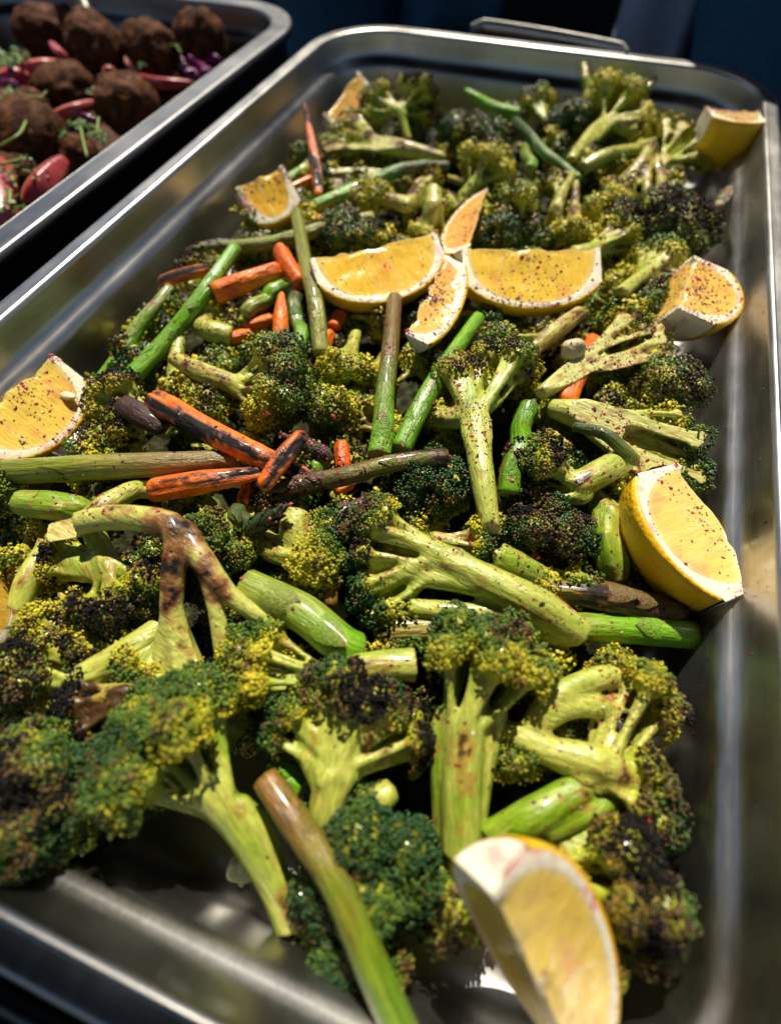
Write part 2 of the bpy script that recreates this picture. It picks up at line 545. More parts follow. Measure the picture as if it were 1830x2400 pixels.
# ------------------------------------------------------------------ broccoli
BUD_V = np.vstack([[[0, 0, 1.0]],
                   [[0.80 * math.cos(a), 0.80 * math.sin(a), 0.60] for a in np.arange(5) * 2 * math.pi / 5],
                   [[0.86 * math.cos(a + .63), 0.86 * math.sin(a + .63), -0.35] for a in np.arange(5) * 2 * math.pi / 5]])
BUD_F = []
for k in range(5):
    j = (k + 1) % 5
    BUD_F += [(0, 1 + k, 1 + j), (1 + k, 6 + k, 1 + j), (1 + j, 6 + k, 6 + j)]
BUD_F = np.array(BUD_F)
BUD_V2 = np.vstack([[[0, 0, 1.0]], [[0.95 * math.cos(a), 0.95 * math.sin(a), 0.05] for a in np.arange(5) * 2 * math.pi / 5]])
BUD_F2 = np.array([(0, 1 + k, 1 + (k + 1) % 5) for k in range(5)])
C_DARK, C_MID, C_YEL = np.array([0.012, 0.052, 0.007]), np.array([0.090, 0.160, 0.007]), np.array([0.54, 0.46, 0.014])
C_CHAR, C_BROWN = np.array([0.006, 0.005, 0.005]), np.array([0.13, 0.058, 0.016])
C_SKIN, C_PALE, C_CREAM = np.array([0.19, 0.32, 0.008]), np.array([0.47, 0.49, 0.085]), np.array([0.68, 0.63, 0.27])
TOAST, TOAST2 = np.array([0.36, 0.17, 0.035]), np.array([0.05, 0.018, 0.006])
HEIGHT = []                                 # (points, normals) of upper surfaces, for the scattered flakes

def place_buds(pos, nor, size, rg, BUD_V=BUD_V, BUD_F=BUD_F):
    n = len(pos)
    ref = rg.normal(size=(n, 3))
    t1 = np.cross(nor, ref)
    t1 /= np.linalg.norm(t1, axis=1)[:, None] + 1e-9
    t2 = np.cross(nor, t1)
    sz = size[:, None, None]
    lo = BUD_V[None]
    stretch = rg.uniform(0.5, 1.5, n)[:, None, None]
    V = pos[:, None] + sz * (lo[..., 0:1] * t1[:, None] + lo[..., 1:2] * t2[:, None] + lo[..., 2:3] * stretch * nor[:, None])
    F = BUD_F[None] + (np.arange(n) * len(BUD_V))[:, None, None]
    return V.reshape(-1, 3), F.reshape(-1, 3)

class Floret:
    pass
FLORETS = []
def floret(label, stem, crowns, char=0.1, yel=0.4, half=False, toast=0.15, tubes=(), green=0.4, group=None, off=0.0, low=False, cat='broccoli', flat=1.0, burn=()):
    f = Floret()
    f.label, f.char, f.yel, f.half, f.toast, f.green, f.group, f.low, f.cat = label, char, yel, half, toast, green, group, low, cat
    rg = f.rg = np.random.default_rng(1000 + len(FLORETS))
    f.seed = len(FLORETS) * 7
    f.burn = [(P(x, y, z), r) for x, y, z, r in burn]
    if isinstance(crowns, tuple):
        crowns = [crowns]
    parts, f.lobes, f.axis = [], [], []
    f.C0 = None
    sp = None
    if stem:
        sp = np.array([P(x, y, z) for x, y, z, r in stem])
        sr = np.array([r for *_, r in stem], float) * 0.72
    for c in crowns:
        cx, cy, cz, rs, ra = c[:5]
        C = P(cx, cy, cz)
        rs, ra = mm(rs, C), mm(ra, C)
        rn = c[5] if len(c) > 5 else 0.82 * min(rs, ra * 1.3)
        if sp is None:                      # only the head shows: stalk hidden below
            base = C + [rg.uniform(-4, 4), rg.uniform(2, 9), -min(cz - 3, 26)]
            sp = np.array([base, base * .5 + C * .5, C * .8 + base * .2])
            sr = np.array([rs * .28, rs * .26, rs * .24])
        Fk = sp[-1]
        A = nrm(C - Fk) if np.linalg.norm(C - Fk) > 2 else nrm(Fk - sp[0])
        tocam = nrm(CAM - C)
        N = 0.55 * np.array([0, 0, 1.0]) + 0.45 * tocam
        N = nrm(N - A * (N @ A)) if abs(nrm(N) @ A) < 0.93 else nrm(np.cross(A, [1, 0.3, 0]))
        Sd = np.cross(A, N)
        if f.C0 is None:
            f.C0, f.A, f.N, f.F = C, A, N, Fk
        mean = (ra * rs * rn) ** (1 / 3)
        nl = int(np.clip(10 * (max(rs, ra) / mean) ** 1.2, 9, 18)) if not low else 8
        lf_ = 0.43
        if half:
            nl, lf_ = nl * 3, 0.27
        D = fib(int(nl * 1.7))
        q = nrm(rg.normal(size=3))
        D = D + rg.normal(size=D.shape) * 0.16
        D /= np.linalg.norm(D, axis=1)[:, None]
        D = D[D[:, 0] > -0.30]
        for d in D:
            lr = lf_ * mean * rg.uniform(0.68, 1.28)
            L = C + (rg.uniform(0.54, 0.80) if not half else rg.uniform(0.55, 0.84)) * (A * ra * d[0] + Sd * rs * d[1] + N * rn * d[2])
            if half and (L - C) @ N > off + 0.25 * lr:
                continue
            if L[2] - lr < 0.5:
                L[2] = lr + 0.5
            f.lobes.append((L, lr, C, A, mean))
            # each branch leaves the stalk low down and runs along it as a ridge before it spreads
            s_ = rg.uniform(max(0.25, 1 - 1.4 / (len(sp) - 1)), 0.93) * (len(sp) - 1)
            i_ = min(int(s_), len(sp) - 2)
            w_ = s_ - i_
            latv = L - Fk
            latv = latv - A * (latv @ A)
            latv = nrm(latv + rg.normal(size=3) * 0.15 * lr)
            r_at = sr[i_] * (1 - w_) + sr[i_ + 1] * w_
            st = sp[i_] * (1 - w_) + sp[i_ + 1] * w_ + latv * r_at * 0.25
            fk = sp[-1] + latv * sr[-1] * 0.55 - A * sr[-1] * rg.uniform(0, 1.0)
            midp = fk * .5 + L * .5 - A * (0.06 * ra) * (1 - max(0, d[0]))
            r0 = sr[-1] * (rg.uniform(0.28, 0.42) if not half else rg.uniform(0.22, 0.34))
            parts.append(tube([st, fk, midp, L], [r0 * 1.1, r0, max(0.9, r0 * .66), max(0.9, lr * .42)], 12, 8))
            v, ff = ICO[1] if low else ICO[2]
            parts.append((L + v * lr * (0.62 if half else 0.80), [ff]))
    parts.append(tube(sp, sr, 14, 14, flat=flat))
    # uneven knobs along the stalk
    for k in range(3):
        t = rg.uniform(0.2, 0.95)
        i = min(int(t * (len(sp) - 1)), len(sp) - 2)
        u = t * (len(sp) - 1) - i
        pc = sp[i] * (1 - u) + sp[i + 1] * u
        rr = sr[i] * (1 - u) + sr[i + 1] * u
        dirv = nrm(sp[i + 1] - sp[i])
        side = nrm(np.cross(dirv, rg.normal(size=3)))
        parts.append(tube([pc - dirv * rr * 1.3 + side * rr * .3, pc + side * rr * .6, pc + dirv * rr * 1.6 + side * rr * .45], [rr * .3, rr * .5, rr * .25], 6, 8))
    for tb_ in tubes:
        pp = np.array([P(x, y, z) for x, y, z, r in tb_])
        parts.append(tube(pp, [r * 0.8 for *_, r in tb_], 12, 10))
    f.sp, f.sr, f.off = sp, sr, off
    f.V, f.Fc = join(parts)
    f.vox = 1.7 if low else float(np.clip(depth(f.C0) * 0.0052, 0.8, 1.4))
    f.base = np.array([sp[0][0], sp[0][1], max(0, min(sp[0][2] - sr[0], f.V[:, 2].min()))])
    FLORETS.append(f)
    return f

def finish_florets():
    res = remesh_many([(f.V, f.Fc, f.vox) for f in FLORETS], None)
    for f, (V, F, Nn) in zip(FLORETS, res):
        rg = f.rg
        V[:, 2] = np.maximum(V[:, 2], 0.4)
        cut = np.zeros(len(V))
        # the stalk is sliced off at a slant
        d0 = nrm(f.sp[1] - f.sp[0] + rg.normal(size=3) * 0.45 * np.linalg.norm(f.sp[1] - f.sp[0]))
        hb = (V - f.sp[0]) @ d0
        rb = np.linalg.norm(V - f.sp[0], axis=1)
        sl = (hb < 0.6) & (rb < f.sr[0] * 3.2)
        V[sl] += d0[None] * (0.6 - hb[sl] + 0.5 * (noise(V[sl], 0.5, f.seed) - .5))[:, None]
        endcut = sl.astype(float)
        if f.half:
            h = (V - f.C0) @ f.N - f.off
            over = h > -0.2
            wob = 0.5 * (fbm(V, 0.25, f.seed) - 0.5)
            V[over] -= f.N[None] * (h[over] + wob[over])[:, None]
            cut = sstep(-0.6, 0.0, h)
            Nn = mix(Nn, np.broadcast_to(f.N, Nn.shape), cut)
        # stem colour
        L = np.array([l[0] for l in f.lobes])
        LR = np.array([l[1] for l in f.lobes])
        d = np.sqrt(((V[:, None] - L[None]) ** 2).sum(-1))
        near = sstep(1.25, 0.9, (d / LR).min(1))
        ax = nrm(f.sp[-1] - f.sp[0])
        t = (V - f.sp[0]) @ ax
        perp = V - f.sp[0] - t[:, None] * ax
        e1_ = nrm(np.cross(ax, [0.3, 0.2, 1]))
        e2_ = np.cross(ax, e1_)
        ab2 = np.column_stack([perp @ e1_, perp @ e2_])
        st = np.column_stack([ab2 * 0.55, t * 0.05])
        sk = noise(st[:, :3] + f.seed, 1.0, f.seed)
        n2 = fbm(V, 0.10, f.seed + 3)
        g = np.clip(f.green * 1.1 + (sk - 0.5) * 1.1 + (n2 - 0.5) * 0.9 - 0.25 * Nn[:, 2], 0, 1)
        c = mix(C_PALE, C_SKIN, g)
        if f.green < 0:
            c = mix(c, C_CREAM * [1, .96, .9], np.full(len(V), min(1, -f.green)))
        c = mix(c, C_CREAM, np.clip(cut * (0.75 + 0.5 * (n2 - .5)), 0, 1) * 0.8)
        endc = endcut * 0.9
        c = mix(c, C_CREAM * [0.95, 0.86, 0.7], endc)
        c = mix(c, mix(C_YEL * [.75, .9, .7], C_CREAM * [1, 1, .7], cut), near * (0.75 - 0.35 * cut))
        tn = 0.5 * fbm(V, 0.16, f.seed + 9, 4) + 0.5 * fbm(np.column_stack([ab2 * 0.30, t * 0.07]) + 5, 1.0, f.seed + 19, 4)
        tn = tn + 0.12 * (noise(V, 0.9, f.seed + 41) - .5)
        tm = sstep(0.70 - 0.36 * f.toast, 0.75 - 0.36 * f.toast, tn + 0.10 * Nn[:, 2])
        c = mix(c, TOAST, tm * 0.6)
        c = mix(c, TOAST2, sstep(0.80 - 0.36 * f.toast, 0.84 - 0.36 * f.toast, tn + 0.10 * Nn[:, 2]) * 0.95)
        for bp, br in f.burn:
            bn = np.linalg.norm(V - bp, axis=1) / br + 1.5 * (fbm(V, 0.3, f.seed + 51, 4) - 0.5)
            c = mix(c, np.array([0.42, 0.22, 0.07]), sstep(1.05, 0.6, bn) * 0.85)
            c = mix(c, np.array([0.17, 0.06, 0.014]), sstep(0.72, 0.5, bn) * 0.9)
            c = mix(c, np.array([0.012, 0.008, 0.006]), sstep(0.38, 0.28, bn))
        root = thing('broccoli_floret', f.label, f.cat, f.base, f.group)
        link('stem', make_mesh('stem', V - f.base, [F], c, np.column_stack([ab2, t])), root, MAT_STEM)
        HEIGHT.append((V, Nn, 1.0))
        # buds
        far = depth(f.C0)
        s0 = float(np.clip(far * 0.0048, 0.82, 1.35)) * (1.35 if f.low else 1.0)
        PP, NN, SZ, CC = [], [], [], []
        for i, (Lc, lr, C, A, mean) in enumerate(f.lobes):
            n = int(4 * math.pi * lr * lr / (s0 * s0 * 0.80))
            D = fib(max(n, 24)) + rg.normal(size=(max(n, 24), 3)) * (0.22 * s0 / lr)
            D /= np.linalg.norm(D, axis=1)[:, None]
            q = rg.normal(size=(3, 3))
            q, _ = np.linalg.qr(q)
            D = D @ q
            kc = fib(int(max(10, 4 * math.pi * lr * lr / 15.0))) @ q
            kc = kc + rg.normal(size=kc.shape) * 0.12
            kc /= np.linalg.norm(kc, axis=1)[:, None]
            ang = np.arccos(np.clip(D @ kc.T, -1, 1))
            kb = ang.argmin(1)
            dist = ang.min(1) * lr
            kh = rg.uniform(-1.2, 1.4, len(kc))
            lift = 1.3 * np.maximum(0, 1 - (dist / 2.3) ** 2) + kh[kb] + rg.normal(size=len(D)) * 0.30
            p = Lc + D * (lr * 0.90 + lift)[:, None]
            out = nrm(Lc - f.sp[-1])
            keep = (D @ out > -0.45) | ((D @ A) > 0.0)
            for j, (L2, r2, *_r2) in enumerate(f.lobes):
                if j != i and np.linalg.norm(L2 - Lc) < lr + r2:
                    keep &= np.linalg.norm(p - L2, axis=1) > r2 * 0.88
            if f.half:
                keep &= (p - f.C0) @ f.N - f.off < 0.4 + 1.6 * (((p - f.C0) @ A) > 0.1 * mean)
            keep &= p[:, 2] > 0.6
            for a_, b_, ra_, rb_ in zip(f.sp[:-1], f.sp[1:], f.sr[:-1], f.sr[1:]):   # none on the stalk itself
                ab = b_ - a_
                u_ = np.clip(((p - a_) @ ab) / (ab @ ab), 0, 1)
                keep &= np.linalg.norm(p - a_ - u_[:, None] * ab, axis=1) > 1.15 * (ra_ * (1 - u_) + rb_ * u_)
            keep &= (D @ nrm(CAM - Lc) > -0.35) | (D[:, 2] > 0.25)
            p, D, dist, kb2, lf = p[keep], D[keep], dist[keep], kb[keep], lift[keep]
            if not len(p):
                continue
            nr = D + rg.normal(size=D.shape) * 0.42
            nr /= np.linalg.norm(nr, axis=1)[:, None]
            kcol = rg.uniform(0, 1, len(kc))[kb2]
            # stem side and the valleys between clusters stay yellow, outer tips are dark
            under = sstep(0.55, -0.35, ((p - C) @ A) / mean)
            big = fbm(p, 0.055, f.seed + 5)
            y = np.clip((f.yel - 0.30 + 0.12 * float(far > 215)) + 0.70 * under + (big - 0.5) * 1.7 + 0.22 * sstep(1.2, 2.6, dist) + (kcol - 0.5) * 0.25 + rg.normal(size=len(p)) * 0.09, 0, 1)
            c = np.where((y < .5)[:, None], mix(C_DARK, C_MID, np.clip(y * 2, 0, 1)), mix(C_MID, C_YEL, np.clip(y * 2 - 1, 0, 1)))
            c = c * rg.uniform(0.82, 1.2, len(p))[:, None]
            ch = fbm(p, 0.085, f.seed + 31, 4) + 0.16 * D[:, 2] + 0.025 * rg.normal(size=len(p)) + 0.08 * lf
            th = 0.98 - 0.44 * f.char
            c = mix(c, C_BROWN * rg.uniform(0.5, 1.3, (len(p), 1)), sstep(th - 0.13, th - 0.03, ch) * 0.85)
            c = mix(c, C_CHAR, sstep(th - 0.01, th + 0.05, ch))
            PP.append(p); NN.append(nr); CC.append(c)
            SZ.append(s0 * 0.70 * rg.uniform(0.5, 1.28, len(p)) * (1 - 0.2 * sstep(1, 3, dist)))
        if PP:
            p, nr, c, sz = np.vstack(PP), np.vstack(NN), np.vstack(CC), np.concatenate(SZ)
            cheap = f.low or far > 205
            bvv, bff = (BUD_V2, BUD_F2) if cheap else (BUD_V, BUD_F)
            BV, BF = place_buds(p, nr, sz, rg, bvv, bff)
            BV[:, 2] = np.maximum(BV[:, 2], 0.3)
            cr = link('crown', make_mesh('crown', BV - f.base, [BF], np.repeat(c, len(bvv), 0)), root, MAT_BUD)
            kind(cr, 'stuff')
            HEIGHT.append((p + nr * sz[:, None] * 0.8, nr, 0.28))
# ------------------------------------------------------------------ asparagus, carrots, lemons
G_BRIGHT, G_OLIVE, G_BROWN, G_DARK, G_YEL = (np.array(c) for c in ((0.14, 0.36, 0.007), (0.19, 0.22, 0.022), (0.17, 0.085, 0.015), (0.035, 0.07, 0.012), (0.40, 0.40, 0.06)))
def cross_tube(pts, radii, n, m, ridge=0.0, nr=7, wob=0.06, seed=0, flat=1.0, square=0.0):
    """tube with uneven section; returns V, F, uvw, per-vertex (u, theta), frames"""
    c, T, N, B, u = frame_path(pts, n)
    r = interp(radii, u)
    th = np.linspace(0, 2 * math.pi, m, endpoint=False)
    U, TH = np.meshgrid(u, th, indexing='ij')
    ln = np.linalg.norm(np.diff(c, axis=0), axis=1).sum()
    q = np.stack([np.cos(TH) * 1.6, np.sin(TH) * 1.6, U * ln * 0.06], -1).reshape(-1, 3)
    w = 1 + wob * 2 * (fbm(q + seed * 3.1, 1.0, seed) - 0.5).reshape(n, m)
    q2 = np.stack([np.cos(TH) * 3.0, np.sin(TH) * 3.0, U * ln * 0.02], -1).reshape(-1, 3)
    w += ridge * 2 * (noise(q2 + seed, 1.3, seed + 4) - 0.5).reshape(n, m)
    if square:                               # squarish, knife-cut section
        sq = (np.abs(np.cos(TH + seed)) ** 4 + np.abs(np.sin(TH + seed)) ** 4) ** -0.25
        w = w * (1 + square * (sq - 1.05))
    R = r[:, None] * w
    V = c[:, None] + R[..., None] * (np.cos(TH)[..., None] * N[:, None] * flat + np.sin(TH)[..., None] * B[:, None])
    V = V.reshape(-1, 3)
    uvw = np.stack([np.cos(TH) * r.mean(), np.sin(TH) * r.mean(), U * ln], -1).reshape(-1, 3)
    a = np.arange(n - 1)[:, None] * m + np.arange(m)[None]
    b = np.arange(n - 1)[:, None] * m + (np.arange(m)[None] + 1) % m
    F = [np.stack([a, b, b + m, a + m], -1).reshape(-1, 4)]
    # end caps with an inset ring, so that the cut face reads
    k = np.arange(m)
    def cap(V, F, uvw, ring, cen, tdir, flip, u_):
        rim = V[ring]
        ins = rim * 0.78 + cen * 0.22 + tdir * 0.35
        i0 = len(V)
        V = np.vstack([V, ins, [cen + tdir * 0.1]])
        uvw = np.vstack([uvw, uvw[ring], [[0, 0, uvw[ring][0, 2]]]])
        q4 = np.stack([ring[k], ring[(k + 1) % m], i0 + (k + 1) % m, i0 + k], -1)
        q3 = np.stack([i0 + k, i0 + (k + 1) % m, np.full(m, i0 + m)], -1)
        if flip:
            q4, q3 = q4[:, ::-1], q3[:, ::-1]
        return V, F + [q4, q3], uvw
    Uf, THf = U.ravel(), TH.ravel()
    V, F, uvw = cap(V, F, uvw, k, c[0], -T[0], True, 0)
    V, F, uvw = cap(V, F, uvw, k + (n - 1) * m, c[-1], T[-1], False, 1)
    Uf = np.concatenate([Uf, np.full(m + 1, -0.01), np.full(m + 1, 1.01)])
    THf = np.concatenate([THf, th, [0], th, [0]])
    F3 = [f for f in F if f.shape[1] == 3]
    F4 = [f for f in F if f.shape[1] == 4]
    return V, [np.concatenate(F4), np.concatenate(F3)], uvw, Uf, THf, (c, T, N, B, u, r)

def bract(c, T, out, r, size, seed):
    """a pointed scale leaf hugging the stalk at c, pointing along T"""
    side = np.cross(T, out)
    rows = [(0.0, 1.0, 0.03), (0.25, 1.05, 0.10), (0.55, 0.8, 0.13), (0.8, 0.42, 0.14), (1.0, 0.04, 0.20)]
    V, F = [], []
    for t, w, h in rows:
        for k in range(5):
            a = (k / 4 - 0.5) * w * 1.5
            V.append(c + T * (t * size) + (out * math.cos(a) + side * math.sin(a)) * (r * (1.0 + h * 0.7)))
    n = len(V)
    V = np.array(V)
    for i in range(4):
        for k in range(4):
            F.append((i * 5 + k, i * 5 + k + 1, i * 5 + 6 + k, i * 5 + 5 + k))
    V2 = V - np.array([out]) * 0.25
    F2 = [tuple(j + n for j in reversed(f)) for f in F]
    return np.vstack([V, V2]), [np.array(F + F2)]

ASP_N = [0]
def asparagus(label, pts, c0, c1, char=0.1, tip=False, nbr=2, group=None, wob=0.05, ends=(1, 1), frayed=0.0, flat=1.0):
    """pts: (px, py, z, radius mm) from the cut end to the tip end"""
    ASP_N[0] += 1
    seed = 300 + ASP_N[0] * 5
    rg = np.random.default_rng(seed)
    pp = np.array([P(x, y, z) for x, y, z, r in pts])
    rr = [r * 0.87 for *_, r in pts]
    if len(pp) < 4:
        pp = frame_path(pp, 5)[0]
        rr = list(interp(rr, np.linspace(0, 1, 5)))
    pp[1:-1] += rg.normal(size=(len(pp) - 2, 3)) * [1.1, 1.1, 0.7]
    rr = [r * rg.uniform(0.92, 1.07) for r in rr]
    ln = np.linalg.norm(np.diff(pp, axis=0), axis=1).sum()
    n = int(np.clip(ln / 1.6, 14, 70))
    V, F, uvw, U, TH, fr = cross_tube(pp, rr, n, 20, ridge=0.05 + frayed * 0.3, wob=wob + frayed * 0.15, seed=seed, flat=flat)
    c_, T, N, B, u, r = fr
    V[:, 2] = np.maximum(V[:, 2], 0.3)
    base = np.array([pp[0][0], pp[0][1], max(0, V[:, 2].min())])
    str_ = np.stack([np.cos(TH) * 4, np.sin(TH) * 4, U * ln * 0.03], -1)
    s = noise(str_ + seed, 1.0, seed)
    big = fbm(uvw, 0.09, seed + 2)
    t = np.clip(U + (big - .5) * 0.5, 0, 1)
    col_ = mix(np.asarray(c0), np.asarray(c1), sstep(0.15, 0.85, t))
    col_ = col_ * (0.75 + 0.5 * s)[:, None]
    col_ = mix(col_, G_YEL, sstep(0.62, 0.85, s) * 0.22)
    ch = fbm(uvw * [1, 1, 0.35], 0.22, seed + 7, 4)
    th = 0.86 - 0.5 * char
    col_ = mix(col_, G_BROWN, sstep(th - 0.16, th - 0.02, ch) * 0.8)
    col_ = mix(col_, [0.018, 0.010, 0.007], sstep(th, th + 0.06, ch))
    cap = ((U < 0) | (U > 1)).astype(float)
    col_ = mix(col_, np.array([0.42, 0.46, 0.16]), cap * 0.75)
    root = thing('asparagus_spear', label, 'asparagus', base, group)
    st = link('stalk', make_mesh('stalk', V - base, F, col_, uvw), root, MAT_STALK)
    v_n = nrm_rows(V - np.concatenate([np.repeat(c_, 20, 0), np.tile(c_[0], (21, 1)), np.tile(c_[-1], (21, 1))]))
    HEIGHT.append((V, v_n, 0.8))
    for k in range(nbr + 1 if ln > 25 else nbr):
        i = int(n * rg.uniform(0.12, 0.9))
        tocam = nrm(CAM - c_[i])
        out = nrm(tocam - T[i] * (tocam @ T[i]) + rg.normal(size=3) * 0.55)
        out = nrm(out - T[i] * (out @ T[i]))
        bv, bf = bract(c_[i], T[i], out, r[i] * 0.99, r[i] * rg.uniform(1.5, 2.4), seed)
        tt_ = np.tile(np.repeat([0, .25, .55, .8, 1.0], 5), 2)
        cb = np.asarray(c0) * (1 - i / n) + np.asarray(c1) * (i / n)
        cc = mix(cb * 0.9, np.array([0.15, 0.10, 0.02]), tt_ ** 2 * 0.7)
        link('bract', make_mesh('bract', bv - base, bf, cc, bv), st, MAT_STALK)
    if tip:
        tv = []
        e, td = c_[-1], T[-1]
        R = r[-1]
        for k in range(26):
            f = k / 26
            a = k * 2.4
            out = nrm(math.cos(a) * N[-1] + math.sin(a) * B[-1])
            rad = R * (1.12 - 0.35 * f) if f < 0.6 else R * (0.91 - 2.0 * (f - 0.6))
            rad = max(rad, R * 0.12)
            bv, bf = bract(e + td * (f * R * 5.0 - R * 1.2), td, out, rad, R * 1.7, k)
            tv.append((bv, bf))
        cv, cf = tube([e, e + td * R * 2.5, e + td * R * 5.2], [R, R * .8, R * .1], 6, 10)
        tv.append((cv, cf))
        TV, TF = join(tv)
        cn = noise(TV, 0.5, seed)
        cc = mix(np.asarray(c1) * 0.75, np.array([0.05, 0.03, 0.03]), sstep(0.4, 0.7, cn))
        link('tip', make_mesh('tip', TV - base, TF, cc, TV), root, MAT_STALK)
        HEIGHT.append((TV, np.tile([0, 0, 1.0], (len(TV), 1)), 0.8))
    return root
def nrm_rows(a):
    return a / (np.linalg.norm(a, axis=1)[:, None] + 1e-9)

CAR_N = [0]
def carrot(label, pts, char=0.3, flat=1.0, group=None, black=False, name='carrot_baton', stripe=0.0):
    CAR_N[0] += 1
    seed = 700 + CAR_N[0] * 5
    pp = np.array([P(x, y, z) for x, y, z, r in pts])
    rr = np.array([r for *_, r in pts], float) * 0.92
    ln = np.linalg.norm(np.diff(pp, axis=0), axis=1).sum()
    n = int(np.clip(ln / 1.3, 14, 60))
    # blunt rounded ends
    tt = np.linspace(0, 1, 24)
    rad = interp(rr, tt) * np.minimum(1, np.minimum(0.80 + tt * 7, 0.72 + (1 - tt) * 8))
    V, F, uvw, U, TH, fr = cross_tube(pp, rad, n, 20, ridge=0.12, wob=0.16, seed=seed, flat=flat, square=0.5)
    V[:, 2] = np.maximum(V[:, 2], 0.3)
    c_ = fr[0]
    base = np.array([pp[0][0], pp[0][1], max(0, V[:, 2].min())])
    big = fbm(uvw, 0.12, seed)
    col_ = mix(np.array([0.84, 0.19, 0.003]), np.array([0.72, 0.12, 0.004]), sstep(0.35, 0.65, big))
    v_n = nrm_rows(V - np.concatenate([np.repeat(c_, 20, 0), np.tile(c_[0], (21, 1)), np.tile(c_[-1], (21, 1))]))
    ch = fbm(uvw * [1, 1, 0.22], 0.20, seed + 3, 4) + 0.10 * v_n[:, 2] + 0.16 * (noise(uvw, 0.8, seed + 6) - .5) + stripe * np.exp(-((np.cos(TH - 1.3) - 0.75) / 0.2) ** 2)
    th = 0.90 - 0.45 * char
    col_ = mix(col_, [0.22, 0.05, 0.008], sstep(th - 0.06, th, ch) * 0.75)
    col_ = mix(col_, [0.012, 0.010, 0.010], sstep(th, th + 0.05, ch))
    if black:
        col_ = mix(col_, [0.013, 0.012, 0.013], np.full(len(V), 0.96))
    root = thing(name, label, 'carrot', base, group)
    V = V + v_n * (-(sstep(th, th + 0.1, ch) * 0.35))[:, None]
    link('flesh', make_mesh('flesh', V - base, F, col_, uvw), root, MAT_CARROT)
    HEIGHT.append((V, v_n, 0.8))
    return root

